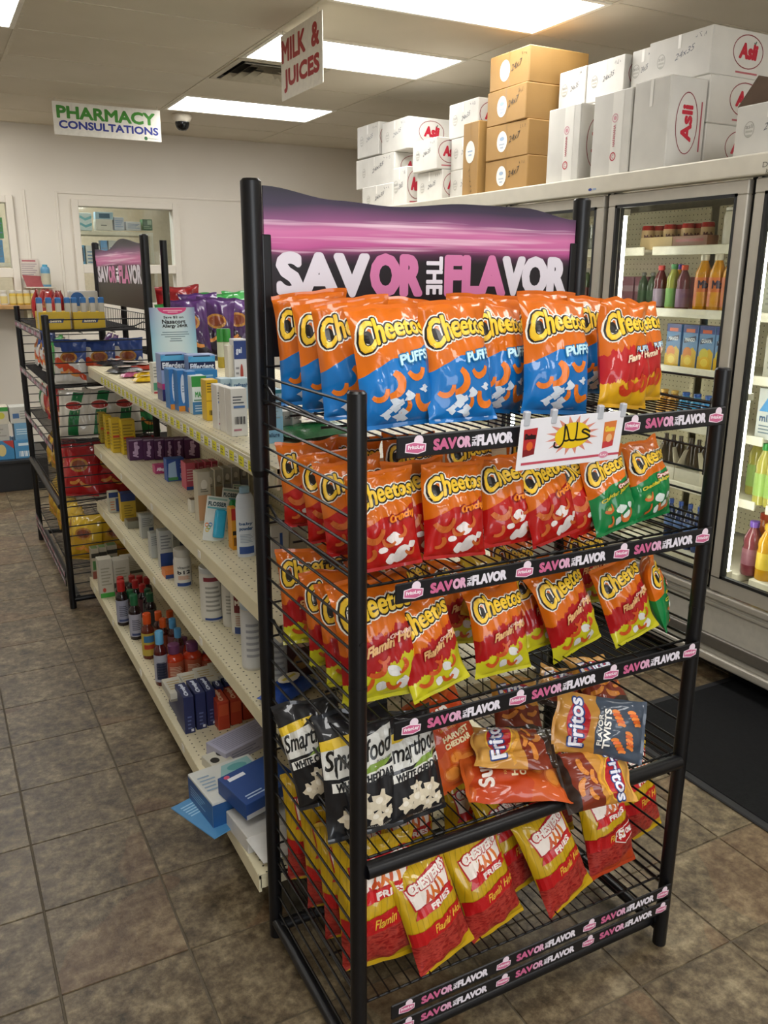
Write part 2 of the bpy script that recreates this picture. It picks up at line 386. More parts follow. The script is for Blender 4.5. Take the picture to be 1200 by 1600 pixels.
# ---- hanging signs
sg = thing('hanging_sign', 'white and green banner reading pharmacy consultations hung from the ceiling', 'sign', (1.40, 7.05, 2.72))
A = [onY(83, 157, 7.05), onY(248, 172, 7.05), onY(249, 223, 7.05), onY(86, 209, 7.05)]
wd, hh = .78, .225
board = MB().rbox(-wd/2, wd/2, -.0025, .0025, -hh/2, hh/2, .001, seg=1).build('board', mat('#e6e2d8', .5, name='sign_board'), sg)
p = Print(planefn((0, -.0026, 0), (1, 0, 0), (0, 0, 1)))
p.text('PHARMACY', -.365, .35, 0.0, .088, '#3f8a2a', bold=.06); p.text('CONSULTATIONS', -.355, .37, -.068, -.012, '#22308c', bold=.055)
p.ell(.272, -.093, .013, .013, '#2c6b3a'); p.text('Pharmacy', .29, .37, -.098, -.088, '#7c8a80')
p.build('lettering', board)
for x in (-.37, .37): MB().cyl((x, 0, hh/2-.01), (x, 0, ZC-2.72), .002, 5).build('hanger', STEEL, sg)
ms = thing('hanging_sign', 'white sign with red letters reading milk and juices hung from the ceiling', 'sign', (1.85, 4.39, 2.680))
pa, pb = onX(438, 45, 1.85), onX(440, 153, 1.85)
wd, hh = .54, .315
board = MB().rbox(-.0025, .0025, -wd/2, wd/2, -hh/2, hh/2, .001, seg=1).build('board', mat('#e2ddd0', .5, name='sign_board_2'), ms)
p = Print(planefn((-.0026, 0, 0), (0, -1, 0), (0, 0, 1)))
p.text('MILK  &', -.255, .235, .02, .13, '#a3161c', bold=.055); p.text('JUICES', -.23, .235, -.125, -.012, '#a3161c', bold=.055)
p.build('lettering', board)
for y in (-.22, .24): MB().cyl((0, y, hh/2-.01), (0, y, ZC-2.68), .002, 5).build('hanger', STEEL, ms)

# ---- black rubber mats
for (x0, x1, y0, y1, lab) in [(2.07, 2.84, .35, 2.17, 'large black rubber floor mat in front of the nearest cooler doors'), (2.03, 2.80, 2.435, 4.2, 'black rubber floor mat farther along the cooler, mostly hidden by the rack')]:
    r_ = thing('floor_mat', lab, 'mat', ((x0+x1)/2, (y0+y1)/2, 0), 0, 'black floor mats'); a, c_ = (x1-x0)/2, (y1-y0)/2
    MB().rbox(-a, a, -c_, c_, 0, .008, .004, seg=1).build('border', mat('#17171a', .6, name='mat_edge'), r_)
    MB().rbox(-a+.03, a-.03, -c_+.03, c_-.03, .004, .0105, .002, seg=1).build('pile', RUBBER, r_)
# ================================================================ SNACK RACKS
m, t, b = base('header_art'); HEADER = m     # printed artwork: dark edges, a glowing pink band with pale streaks
uv = t.new('ShaderNodeUVMap').outputs[0]; sp = t.new('ShaderNodeSeparateXYZ'); t.l.new(uv, sp.inputs[0])
mp = t.new('ShaderNodeMapping'); mp.inputs['Scale'].default_value = (1.1, 20, 1); t.l.new(uv, mp.inputs[0])
dv = t.noise(uv, 2.2, 2); st = t.noise(mp.outputs[0], 1.0, 3, .6)
v = t.math('ADD', sp.outputs[1], t.math('MULTIPLY', t.math('SUBTRACT', dv, .5), .12))
c = t.ramp(v, [(0, lin('#121016')), (.55, lin('#17121a')), (.60, lin('#4a2440')), (.655, lin('#b9558f')), (.74, lin('#cc74a4')), (.80, lin('#86507a')), (.88, lin('#3f344a')), (.95, lin('#2a2734'))])
band = t.math('MULTIPLY', t.math('GREATER_THAN', v, .62), t.math('LESS_THAN', v, .80))
f = t.math('MULTIPLY', t.math('MULTIPLY', t.math('MAXIMUM', t.math('SUBTRACT', st, .52), 0), 5.0), band)
t.l.new(t.mix(t.math('MINIMUM', f, .8), c, lin('#f0d2e0')), b.inputs['Base Color']); b.inputs['Roughness'].default_value = .35
LOGO_PINK = '#c8648c'
def fl_logo(p, cx, cy, s):
    """the snack maker's ribbon badge with its sun disc"""
    p.ell(cx+s*.18, cy+s*.36, s*.30, s*.30, '#e9d7e2', 1, 16)
    p.poly([(cx-s*.66, cy+s*.22), (cx-s*.1, cy+s*.30), (cx+s*.66, cy+s*.16), (cx+s*.62, cy-s*.28), (cx+s*.1, cy-s*.40), (cx-s*.70, cy-s*.26)], '#f0dfe8', 2)
    p.poly([(cx-s*.60, cy+s*.17), (cx-s*.1, cy+s*.25), (cx+s*.60, cy+s*.11), (cx+s*.56, cy-s*.23), (cx+s*.1, cy-s*.35), (cx-s*.63, cy-s*.21)], LOGO_PINK, 3)
    p.text('FritoLay', cx-s*.52, cx+s*.5, cy-s*.17, cy+s*.12, '#f6eaf0', 4, bold=.04)
def slogan(p, x0, x1, y0, y1, layer=1, the=.42):
    w_ = x1-x0; a = x0+w_*.47; c_ = x0+w_*.535; bo = .075
    p.text('SAV', x0, x0+w_*.285, y0, y1, '#d9d3dc' if the > .5 else LOGO_PINK, layer, bold=bo)
    p.text('OR', x0+w_*.285, a-w_*.01, y0, y1, '#cf78a6' if the > .5 else '#dba7c2', layer, bold=bo)
    p.text('THE', a+w_*.002, c_-w_*.006, y0+(y1-y0)*.05, y1-(y1-y0)*.05, '#e5dfe8', layer, bold=.05, rot=-1)
    p.text('FLA' if the > .5 else 'FLAVOR', c_, x0+w_*.76 if the > .5 else x1, y0, y1, '#cf78a6' if the > .5 else '#e3dde6', layer, bold=bo)
    if the > .5: p.text('VOR', x0+w_*.745, x1, y0, y1, '#d9d3dc', layer, bold=bo)
FRONT_H, REAR_H, DEPTH = 1.437, 1.80, .475
SHELF_Z = [1.366, 1.106, .838, .548, .205]
STRIP = mat('#101116', .35, name='strip_plastic')
def make_rack(name, label, w, origin, rotz, header_top):
    R_ = thing(name, label, 'display rack', origin, rotz, 'snack racks')
    d = DEPTH
    for x in (0, w):
        q = MB(); q.cyl((x, 0, 0), (x, 0, FRONT_H), .0165, 16); q.cyl((x, 0, FRONT_H), (x, 0, FRONT_H+.004), .0165, 16, r1=.013); q.cyl((x, 0, .905), (x, 0, .913), .0172, 16)
        po = q.build('front_post', BLACK, R_, 40)
        MB().cyl((x, -.0175, 1.0), (x, -.0150, 1.0), .005, 10).build('screw_cap', BLACK, po, 40)
        q = MB(); q.cyl((x, d, 0), (x, d, 1.20), .0165, 16); q.cyl((x, d, 1.20), (x, d, 1.215), .0165, 16, r1=.021); q.cyl((x, d, 1.215), (x, d, REAR_H), .021, 16); q.cyl((x, d, REAR_H), (x, d, REAR_H+.005), .021, 16, r1=.016)
        q.build('rear_post', BLACK, R_, 40)
        s_ = 1 if x == 0 else -1
        MB().rbox(min(x+s_*.016, x+s_*.036), max(x+s_*.016, x+s_*.036), d-.012, d+.012, 1.30, 1.70, .003).build('header_bracket', BLACK, R_)
        q = MB(); q.cyl((x, .0, .045), (x, d, .045), .014, 12); q.build('base_tube', BLACK, R_, 40)
        for k in range(28):
            z = .075+k*.0497
            wx = x+s_*.004
            MB().tube([(wx, .012, z), (wx, d-.012, z)], .0028, 6).build('side_wire', WIRE, R_)
    MB().cyl((0, .03, .05), (w, .03, .05), .014, 14).build('base_tube', BLACK, R_, 40)
    MB().cyl((0, d-.03, .05), (w, d-.03, .05), .014, 14).build('base_tube', BLACK, R_, 40)
    for i, z in enumerate(SHELF_Z):
        q = MB(); n = int(w/.0245)
        for k in range(1, n):
            x = w*k/n
            pts = [(x, .006, z-.006), (x, d-.022, z-.003)]
            q.tube(pts, .0017, 5)
            if k % 2 == 0: q.tube([(x, d-.02, z-.003), (x, d-.012, z+.07)], .0017, 5)
        for y, r_ in ((.012, .0028), (.16, .0026), (.31, .0026), (d-.022, .0028)): q.tube([(.006, y, z-.011 if y < .4 else z-.007), (w-.006, y, z-.011 if y < .4 else z-.007)], r_, 6)
        q.tube([(.006, d-.012, z+.07), (w-.006, d-.012, z+.07)], .0026, 6)
        for x in (.008, w-.008):
            q.tube([(x, d-.012, z+.03), (x, d-.03, z+.034), (x, d-.07, z+.016), (x, .1, z), (x, .004, z)], .0032, 6)
        sh = q.build('wire_shelf', WIRE, R_)
        if i == 3:
            e = MB(); e.cyl((.012, -.008, z-.022), (w-.012, -.008, z-.022), .0165, 14); e.build('front_bar', BLACK, sh, 40)
            continue
        zs = [(z-.040, z-.002)] if i != 4 else [(z-.045, z-.01), (z-.088, z-.055)]
        for j, (z0, z1) in enumerate(zs):
            x0 = .062
            st_ = MB().rbox(x0, w-.006, -.024, -.0195, z0, z1, .002, seg=1).build('shelf_strip', STRIP, R_)
            p = Print(planefn((0, -.0242, 0), (1, 0, 0), (0, 0, 1)), lift=.00025)
            h_ = z1-z0; zc = (z0+z1)/2; reps = max(3, round((w-.07)/.252)); pit = (w-.006-x0-.004-.048)/reps
            for r_ in range(reps):
                xx = x0+.006+pit*r_
                fl_logo(p, xx+.030, zc-.001, h_*.80)
                slogan(p, xx+.064, xx+pit-.012, zc-h_*.27, zc+h_*.27)
            fl_logo(p, w-.034, zc-.001, h_*.80)
            p.build('lettering', st_)
    # header board with its waved top edge
    zb = 1.455; n = 40; q = MB(); y0, y1 = d-.008, d-.002
    def ztop(a):
        for (a0, z0), (a1, z1) in zip(header_top, header_top[1:]):
            if a <= a1:
                s_ = (a-a0)/(a1-a0); s_ = s_*s_*(3-2*s_); return z0+(z1-z0)*s_
        return header_top[-1][1]
    vs = []; uvs = []
    x0, x1 = .022, w-.022
    for y in (y0, y1):
        for k in range(n+1):
            a = k/n; zt = ztop(a)
            for z, vv in ((zb, 0), (zt, (zt-zb)/(1.80-zb))): vs.append((x0+a*(x1-x0), y, z)); uvs.append((a, vv))
    fs = []; N = 2*(n+1)
    for k in range(n):
        i = 2*k; fs += [(i, i+2, i+3, i+1), (N+i, N+i+1, N+i+3, N+i+2), (i+1, i+3, N+i+3, N+i+1), (i, N+i, N+i+2, i+2)]
    fs += [(0, 1, N+1, N), (2*n, N+2*n, N+2*n+1, 2*n+1)]
    q.add(vs, fs, 0, uvs); hb = q.build('header_board', HEADER, R_)
    p = Print(planefn((0, y0-.0002, 0), (1, 0, 0), (0, 0, 1)), lift=.0004)
    k_ = w/.847
    slogan(p, .045*k_, .805*k_, 1.575, 1.668, 1, .6)
    p.build('lettering', hb)
    return R_
RX, RY, RW = .605, 1.23, .847
_h = [(a, onY(px, py, 1.70).z) for a, px, py in [(0, 398, 289), (.2, 500, 312), (.37, 590, 322), (.6, 700, 318), (.8, 800, 324), (1, 893, 344)]]
rack = make_rack('snack_rack', 'tall black wire snack rack with pink lettered header at the near aisle end', RW, (RX, RY, 0), 0, _h)
_h2 = [(0, 1.765), (.3, 1.75), (.62, 1.80), (1, 1.765)]
rack2 = make_rack('snack_rack', 'far black wire snack rack seen side-on at the left end of shelving', 1.29, (.49, 5.53, 0), -PI/2, _h2)

# ---------------------------------------------------------------- paper sign clipped to the top strip
hs = thing('shelf_sign', 'white paper sign with black calligraphy and a yellow burst clipped to the top shelf strip', 'sign', (0, 0, 0))
c0, c1, c2 = onY(809, 658, 1.197), onY(971, 636, 1.197), onY(818, 737, 1.197)
sw, shh = (c1-c0).length, (c2-c0).length*1.0
hs.location = ((c0.x+c1.x)/2, 1.197, (c0.z+c1.z)/2-shh); hs.rotation_euler = (math.radians(6), 0, math.atan2(0, 1))
bd = MB().rbox(-sw/2, sw/2, -.0008, .0008, 0, shh, .0004, seg=1).build('paper', mat('#e8e6ea', .5, var=.02, name='paper'), hs)
p = Print(planefn((0, -.0009, 0), (1, 0, 0), (0, 0, 1)), lift=.0002)
a = sw; h_ = shh
burst = []
for k in range(32):
    r_ = (.23, .42)[k % 2] if k % 4 else (.23, .34)[k % 2]
    burst.append((a*.5*0+a*-.0+a*(r_*.62)*math.cos(2*PI*k/32)+a*.0, h_*.60+h_*(r_*.95)*math.sin(2*PI*k/32)))
p.poly(burst, '#d88a78', 1); p.ell(0, h_*.60, a*.17, h_*.26, '#e8c21c', 2, 24)
def arc(pts, n=8):
    out = []
    for i in range(len(pts)-1):
        p0 = pts[max(i-1, 0)]; p1 = pts[i]; p2 = pts[i+1]; p3 = pts[min(i+2, len(pts)-1)]
        for k in range(n):
            s_ = k/n; out.append(tuple(.5*((2*p1[j])+(-p0[j]+p2[j])*s_+(2*p0[j]-5*p1[j]+4*p2[j]-p3[j])*s_*s_+(-p0[j]+3*p1[j]-3*p2[j]+p3[j])*s_**3) for j in (0, 1)))
    return out+[pts[-1]]
def cal(pts, wd): p.stroke([(x*a, y*h_) for x, y in arc(pts)], wd*a, '#0d0d0d', 3)
cal([(.17, .64), (.115, .70), (.09, .66), (.14, .60), (.17, .54), (.12, .50), (.05, .50), (.03, .52)], .016)
cal([(.03, .86), (.035, .68), (.03, .52), (-.005, .50), (-.03, .54), (-.055, .70), (-.075, .80)], .015)
cal([(-.03, .52), (-.055, .50), (-.075, .51)], .015)
cal([(-.085, .84), (-.08, .65), (-.085, .48), (-.12, .39), (-.165, .41), (-.165, .50)], .016)
def minibag(cx, cols, txt):
    p.poly([(cx-.055*a, h_*.26), (cx+.05*a, h_*.30), (cx+.06*a, h_*.82), (cx-.065*a, h_*.80)], cols[0], 1)
    p.poly([(cx-.055*a, h_*.26), (cx+.05*a, h_*.30), (cx+.052*a, h_*.42), (cx-.056*a, h_*.40)], cols[1], 2)
    p.text(txt, cx-.052*a, cx+.05*a, h_*.60, h_*.72, cols[2], 3, bold=.1); p.ell(cx, h_*.47, .03*a, h_*.09, cols[3], 3, 10)
minibag(-.40*a, ('#b52a2e', '#7d1a20', '#241012', '#d8622a'), 'Doritos'); minibag(.37*a, ('#d9793c', '#c23a3e', '#e8c640', '#e6b27a'), 'Cheetos')
p.rect(-.46*a, .5*a, h_*.10, h_*.15, '#c04a5c', 1); p.ell(.34*a, h_*.13, .05*a, h_*.07, '#d98aa2', 2, 14); p.text('Lay', .31*a, .37*a, h_*.10, h_*.16, '#ffffff', 3)
p.build('print', bd)
clip = mat('#b9bcc2', .25, name='clip_plastic')
for x in (-.45, -.2, .25, .48): MB().rbox(x*a-.006, x*a+.006, -.004, .006, h_-.012, h_+.014, .0015, seg=1).build('clip', clip, hs)
# ================================================================ SNACK BAGS
def bag_material(name, stops, slope=0.0, jag=0.0, jagscale=10, fries=None, stripes=None, wob=.05):
    """printed film: bands of colour up the bag, split along a slanted, flickering edge"""
    m, t, b = base(name)
    uv = t.new('ShaderNodeUVMap').outputs[0]; sp = t.new('ShaderNodeSeparateXYZ'); t.l.new(uv, sp.inputs[0])
    u, v = sp.outputs[0], sp.outputs[1]
    e = t.math('ADD', v, t.math('MULTIPLY', t.math('SUBTRACT', u, .5), slope))
    e = t.math('ADD', e, t.math('MULTIPLY', t.math('SUBTRACT', t.noise(uv, 3.0, 1), .5), wob*2))
    if jag:
        mp = t.new('ShaderNodeMapping'); mp.inputs['Scale'].default_value = (jagscale, jagscale*.25, 1); t.l.new(uv, mp.inputs[0])
        e = t.math('ADD', e, t.math('MULTIPLY', t.math('SUBTRACT', t.noise(mp.outputs[0], 1.0, 3, .7), .5), jag*2))
    c = t.ramp(e, [(p_, lin(q)) for p_, q in stops], 'CONSTANT')
    if stripes:
        sv = t.math('SINE', t.math('MULTIPLY', t.math('SUBTRACT', u, t.math('MULTIPLY', v, .25)), 75.0))
        c = t.mix(t.math('MULTIPLY', t.math('MULTIPLY', t.math('GREATER_THAN', sv, .93), t.math('GREATER_THAN', v, .4)), .6), c, lin(stripes))
    if fries:
        lo, hi, ca, cb = fries
        mp = t.new('ShaderNodeMapping'); mp.inputs['Scale'].default_value = (5, 22, 1); mp.inputs['Rotation'].default_value = (0, 0, .6); t.l.new(uv, mp.inputs[0])
        vr = t.noise(mp.outputs[0], 1.3, 2, .6)
        fc = t.ramp(vr, [(.38, lin(ca)), (.5, lin(cb)), (.62, lin(ca))])
        mk = t.math('MULTIPLY', t.math('GREATER_THAN', e, lo), t.math('LESS_THAN', e, hi))
        c = t.mix(mk, c, fc)
    # dull back of the film stays the same print; foil crinkle as fine relief
    t.l.new(c, b.inputs['Base Color'])
    b.inputs['Roughness'].default_value = .45; b.inputs['Specular IOR Level'].default_value = .25; b.inputs['Coat Weight'].default_value = .6; b.inputs['Coat Roughness'].default_value = .04
    tc = t.new('ShaderNodeTexCoord').outputs['Object']
    n1 = t.noise(tc, 26, 2, .5); n2 = t.noise(tc, 70, 2, .5)
    t.l.new(t.bump(t.math('ADD', n1, t.math('MULTIPLY', n2, .25)), .15, .005), b.inputs['Normal'])
    return m
class BagShape:
    def __init__(s, w, h, d, seed, puff=1.0): s.w, s.h, s.d, s.seed, s.puff = w, h, d, seed, puff; s.sb = .034
    def at(s, U, v, front=True, off=0.0):
        sd = s.seed*7.31; sb = s.sb
        q = min(max((v-sb)/(1-2*sb), 0), 1); g = math.sin(PI*q)**.55 if 0 < q < 1 else 0.0
        hw = s.w/2*(1-.075*g+.012*noise.noise((sd, v*5, U)))
        side = max(1-abs(U)**2.6, 0)**.62
        th = s.d/2*g*side*s.puff
        top = math.exp(-((1-v)/.13)**2); bot = math.exp(-(v/.11)**2)
        ed = min(1, side*2.2)
        r1 = noise.noise((U*1.9+sd, v*3.1, sd)); r2 = 1-abs(noise.noise((U*2.6-sd, v*3.6+U*1.4, sd+3)))*2.2; r3 = noise.noise((U*6+sd, v*7, sd*2))
        w_ = (.0080*r1+.0062*r2+.0026*r3)*g*ed
        fold = .0052*(top+bot)*math.sin(U*8.5+sd)*ed*(1 if 0 < q < 1 else .25)
        dent = -.007*math.exp(-((abs(U)-.72)/.16)**2)*math.exp(-((v-.80)/.13)**2) - .005*math.exp(-((abs(U)-.7)/.2)**2)*math.exp(-((v-.17)/.12)**2)
        y = -(th+w_+fold+dent*g) if front else (th*.9+(.004*r1+.003*r3)*g*ed-fold)
        bend = .018*math.sin(sd*1.7)*top+.010*math.sin(sd*2.9)*bot+.006*noise.noise((U*2, sd, 1))*(top+bot)
        zz = v*s.h-.010*top*noise.noise((U*1.6, sd, 9))*1.2-.006*g*0
        if q <= 0 or q >= 1: y = (-.0006 if front else .0006)+fold*.5
        return Vector((U*hw, y+bend-(off if front else -off), zz))
def bag_kit(w, h, d, seed, material, art, puff=1.0, nu=26, nv=40):
    S_ = BagShape(w, h, d, seed, puff); vl = [0, S_.sb*.5, S_.sb]+[S_.sb+(1-2*S_.sb)*k/nv for k in range(1, nv)]+[1-S_.sb, 1-S_.sb*.5, 1]
    def sheet(r0, r1):
        q = MB()
        for fr_ in (True, False):
            vs, uvs, fs = [], [], []
            for r_ in range(r0, r1+1):
                for i in range(nu+1):
                    U = -1+2*i/nu; vs.append(S_.at(U, vl[r_], fr_)); uvs.append((i/nu, vl[r_]))
            for r_ in range(r1-r0):
                for i in range(nu):
                    a = r_*(nu+1)+i; f = (a, a+1, a+nu+2, a+nu+1); fs.append(f if fr_ else f[::-1])
            q.add(vs, fs, 0, uvs)
        return q
    pouch = sheet(2, len(vl)-3).mesh('pouch', material, 180)
    bs = sheet(0, 2).mesh('bottom_seal', material, 180); ts = sheet(len(vl)-3, len(vl)-1).mesh('top_seal', material, 180)
    subs = []
    if art:
        def fn(x, y, off): return S_.at(max(-.995, min(.995, x/(w/2*.95))), max(.036, min(.964, y/h)), True, off+.0005)
        p = Print(fn, step=min(w, h)/22, lift=.00045); art(p, w, h)
        subs = [('printed_logo', p.mesh('printed_logo'))]
    return [('pouch', pouch, subs), ('top_seal', ts, []), ('bottom_seal', bs, [])]
# --- printed artwork (x from -w/2 to w/2, y from 0 to h); no mascots
def chz_logo(p, w, h, y0=.52, y1=.80, x0=-.42, x1=.45, rise=.13):
    def wp(x, y):
        f = (x/w-x0)/(x1-x0); yc = (y/h-y0)/(y1-y0)
        k = 1.0-.42*min(1, f*1.5)                       # the big first letter, the rest smaller
        yy = y0+.07+rise*f + (y1-y0-.02)*(yc*k + .16*math.sin(PI*f)*1.0 - (.10 if f < .22 else 0)*(1-f/.22))
        return (x, yy*h)
    u_ = w*.030
    a = (w*x0, w*x1, h*y0, h*y1)
    cx_, cy_ = wp(w*(x0+.105*(x1-x0)), h*(y0+.46*(y1-y0))); p.ell(cx_, cy_, w*.05, h*.055, '#15100c', 2.6, 16)
    p.text('Cheetos', *a, '#efe9dc', 1, warp=wp, smear=u_*1.55); p.text('Cheetos', *a, '#15100c', 2, warp=wp, smear=u_*1.0); p.text('Cheetos', *a, '#e7b323', 3, warp=wp, smear=u_*.30); p.text('Cheetos', *a, '#f0c636', 4, warp=wp, bold=.02)
def puffshape(p, cx, cy, L, ang, c='#e2761b', layer=1, wd=.3, bend=1.2):
    pts = []
    for k in range(9):
        s_ = k/8-.5; an = ang+bend*s_
        pts.append((cx+L*s_*math.cos(an)-L*.25*s_*s_*math.sin(ang)*bend, cy+L*s_*math.sin(an)+L*.25*s_*s_*math.cos(ang)*bend))
    p.stroke(pts, lambda q: L*wd*(.55+.45*math.sin(PI*min(max(q, .02), .98))**.5), c, layer)
def outlined(p, txt, x0, x1, y0, y1, fill, edge, e, layer=5, rise=0.0, bold=.05, shear=0.0):
    wp = (lambda x, y: (x, y+rise*(x-x0))) if rise else None
    p.text(txt, x0, x1, y0, y1, edge, layer, warp=wp, smear=e, shear=shear); p.text(txt, x0, x1, y0, y1, fill, layer+1, warp=wp, bold=bold, shear=shear)
def art_puffs(p, w, h):
    chz_logo(p, w, h); outlined(p, 'PUFFS', w*.0, w*.38, h*.46, h*.545, '#bfe4ee', '#0d6a9c', w*.016, 5, .18)
    for cx, cy, L, a in [(-.02, .30, .34, 1.3), (.2, .36, .26, .2), (.24, .13, .3, -.5), (-.25, .22, .22, .4), (.06, .12, .2, .9)]: puffshape(p, w*cx, h*cy, w*L, a)
    for cx, cy, r in [(-.08, .17, .09), (.08, .22, .07), (-.02, .08, .08), (.28, .27, .05), (-.2, .10, .06)]: p.poly([(w*(cx+r*(1+.5*math.sin(3*k+cx*40))*math.cos(k*.63)), h*cy+w*r*.8*(1+.4*math.cos(2*k+cy*30))*math.sin(k*.63)) for k in range(10)], '#cfd8e2', 2)
def blobs(p, w, h, items, c, layer=2):
    for cx, cy, r in items: p.poly([(w*(cx+r*(1+.22*math.sin(.9*k+cx*40))*math.cos(k*.449)), h*cy+w*r*.8*(1+.2*math.cos(.9*k+cy*30))*math.sin(k*.449)) for k in range(14)], c, layer)
def art_flamepuffs(p, w, h):
    chz_logo(p, w, h); outlined(p, 'PUFFS', w*.06, w*.36, h*.50, h*.55, '#cfe4ee', '#2c5d86', w*.012, 5, .18)
    outlined(p, "Flamin' Hot", -w*.18, w*.40, h*.38, h*.45, '#efd9b8', '#a11318', w*.01, 5, .28, shear=.2)
    for cx, cy, L, a in [(.1, .18, .4, .4), (-.1, .12, .3, .1), (.3, .2, .26, 1.2)]: puffshape(p, w*cx, h*cy, w*L, a, '#c63a1c', 2)
def art_crunchy(p, w, h):
    chz_logo(p, w, h); outlined(p, 'Crunchy', -w*.02, w*.40, h*.43, h*.53, '#f08c1e', '#8d130f', w*.016, 5, .2)
    blobs(p, w, h, [(.05, .30, .10), (.14, .14, .13), (.0, .10, .08), (.3, .22, .07), (-.12, .2, .06)], '#e6dcd8')
    for cx, cy, L, a in [(-.22, .30, .34, .2), (.2, .34, .2, 1.0), (-.25, .14, .2, .9), (.28, .13, .18, .2), (-.05, .24, .2, -.3)]: puffshape(p, w*cx, h*cy, w*L, a, '#c5642a', 3, .26)
def art_hot(p, w, h):
    chz_logo(p, w, h, .54, .82); outlined(p, 'Crunchy', w*.08, w*.38, h*.50, h*.545, '#e8c9c0', '#a3161a', w*.008, 5, .2)
    outlined(p, "Flamin' Hot", -w*.22, w*.42, h*.38, h*.47, '#dcae74', '#8e1214', w*.010, 5, .3, shear=.25)
    blobs(p, w, h, [(.1, .25, .09), (.22, .13, .09), (-.05, .13, .07)], '#d6d4cf')
    for cx, cy, L, a in [(-.05, .24, .26, .6), (.26, .26, .2, 1.1), (-.22, .13, .24, .3), (.08, .10, .2, -.2), (.0, .33, .16, .2)]: puffshape(p, w*cx, h*cy, w*L, a, '#c4501f', 3, .27)
def art_jala(p, w, h):
    chz_logo(p, w, h); outlined(p, 'Crunchy', w*.02, w*.36, h*.475, h*.535, '#f1e2d6', '#b3261f', w*.012, 5, .2)
    outlined(p, 'Cheddar Jalapeno', -w*.36, w*.38, h*.36, h*.42, '#cbbf2c', '#1d6b34', w*.005, 5, .22)
    blobs(p, w, h, [(.02, .25, .1), (.16, .15, .09), (.26, .26, .07), (-.05, .12, .07)], '#d7e2da')
    for cx, cy, L, a in [(-.2, .26, .22, .5), (.1, .10, .26, -.2), (.3, .14, .2, .9), (-.18, .12, .2, 1.0)]: puffshape(p, w*cx, h*cy, w*L, a, '#c9692c', 3, .27)
    p.ell(-w*.24, h*.29, w*.07, w*.06, '#4d7f35', 2); p.ell(-w*.24, h*.29, w*.04, w*.03, '#b8bf6a', 3)
def art_fritos(p, w, h):
    p.ell(w*.06, h*.68, w*.36, h*.15, '#b3202a', 1, 26); p.ring(w*.06, h*.68, w*.38, h*.165, w*.025, '#e2b23a', 2)
    outlined(p, 'Fritos', -w*.36, w*.44, h*.60, h*.78, '#eceaf2', '#20407f', w*.026, 3, .12, .04)
    p.stroke([(w*(-.45+.1*k), h*(.50+.05*math.sin(k))) for k in range(10)], w*.05, '#d99a2c', 1)
    for cx, cy, L, a in [(-.2, .25, .3, .3), (.1, .2, .3, -.3), (.26, .32, .24, .5), (-.02, .36, .25, .1)]: puffshape(p, w*cx, h*cy, w*L, a, '#d0802a', 2, .3, .6)
def art_twist(p, w, h):
    p.ell(w*.02, h*.74, w*.36, h*.12, '#b3202a', 1, 26); outlined(p, 'Fritos', -w*.36, w*.40, h*.67, h*.82, '#eceaf2', '#20407f', w*.026, 3, .08, .04)
    outlined(p, 'FLAVOR', -w*.30, w*.2, h*.49, h*.54, '#e4e2dc', '#3b4450', w*.006, 3); outlined(p, 'TWISTS', -w*.34, w*.3, h*.40, h*.48, '#efece4', '#303845', w*.010, 3)
    for cx, cy, a in [(.18, .32, .5), (-.15, .18, .2), (.2, .14, .6), (-.25, .30, .7)]:
        for j in range(5): puffshape(p, w*(cx+(j-2)*.055*math.cos(a)), h*cy+w*(j-2)*.055*math.sin(a), w*.13, a+1.0, '#cf5f22' if j % 2 else '#e08338', 2+j % 2, .42, .5)
def art_sun(p, w, h):
    outlined(p, 'Sun', -w*.30, w*.12, h*.72, h*.87, '#f0e6dc', '#b5481a', w*.012, 3, .05); outlined(p, 'CHIPS', -w*.08, w*.32, h*.65, h*.72, '#f0e6dc', '#b5481a', w*.01, 3, .05)
    p.text('100% WHOLE GRAIN', -w*.16, w*.28, h*.60, h*.625, '#e8b65a', 2); p.text('HARVEST', -w*.18, w*.32, h*.49, h*.555, '#ecdcb0', 2, bold=.06); p.text('CHEDDAR', -w*.18, w*.30, h*.41, h*.475, '#ecdcb0', 2, bold=.06)
    for cx, cy, r in [(.1, .22, .17), (-.18, .16, .15), (.28, .14, .13), (-.05, .30, .12)]:
        p.ell(w*cx, h*cy, w*r, w*r*.8, '#c9631c', 1, 16); p.ell(w*cx, h*cy, w*r*.8, w*r*.62, '#e08a35', 2, 16)
def art_corn(p, w, h):
    p.poly([(-w*.47, h*.50), (w*.47, h*.58), (w*.47, h*.84), (-w*.47, h*.72)], '#d3d2cb', 1); p.poly([(-w*.47, h*.72), (-w*.1, h*.765), (w*.1, h*.86), (-w*.47, h*.80)], '#d8b62c', 2)
    p.text('Smartfood', -w*.45, w*.46, h*.60, h*.76, '#101010', 3, bold=.02, shear=.3, warp=lambda x, y: (x, y+.13*x)); p.text('POPCORN', w*.18, w*.42, h*.585, h*.605, '#5a5a5a', 3)
    p.poly([(-w*.1, h*.50), (w*.2, h*.50), (w*.44, h*.60), (w*.1, h*.58)], '#7d9a3c', 2); p.poly([(-w*.40, h*.40), (w*.44, h*.475), (w*.44, h*.55), (-w*.40, h*.475)], '#e4e2da', 3)
    p.text('WHITE CHEDDAR', -w*.36, w*.42, h*.425, h*.50, '#16181c', 4, bold=.05, warp=lambda x, y: (x, y+.1*x))
    for cx, cy, r in [(-.02, .22, .15), (.2, .26, .13), (-.22, .18, .11), (.14, .13, .10), (.3, .15, .08), (-.05, .32, .09)]: popcorn(p, w, h, cx, cy, r)
    p.text('NATURALLY FLAVORED', -w*.1, w*.38, h*.055, h*.07, '#a7a7a2', 2)
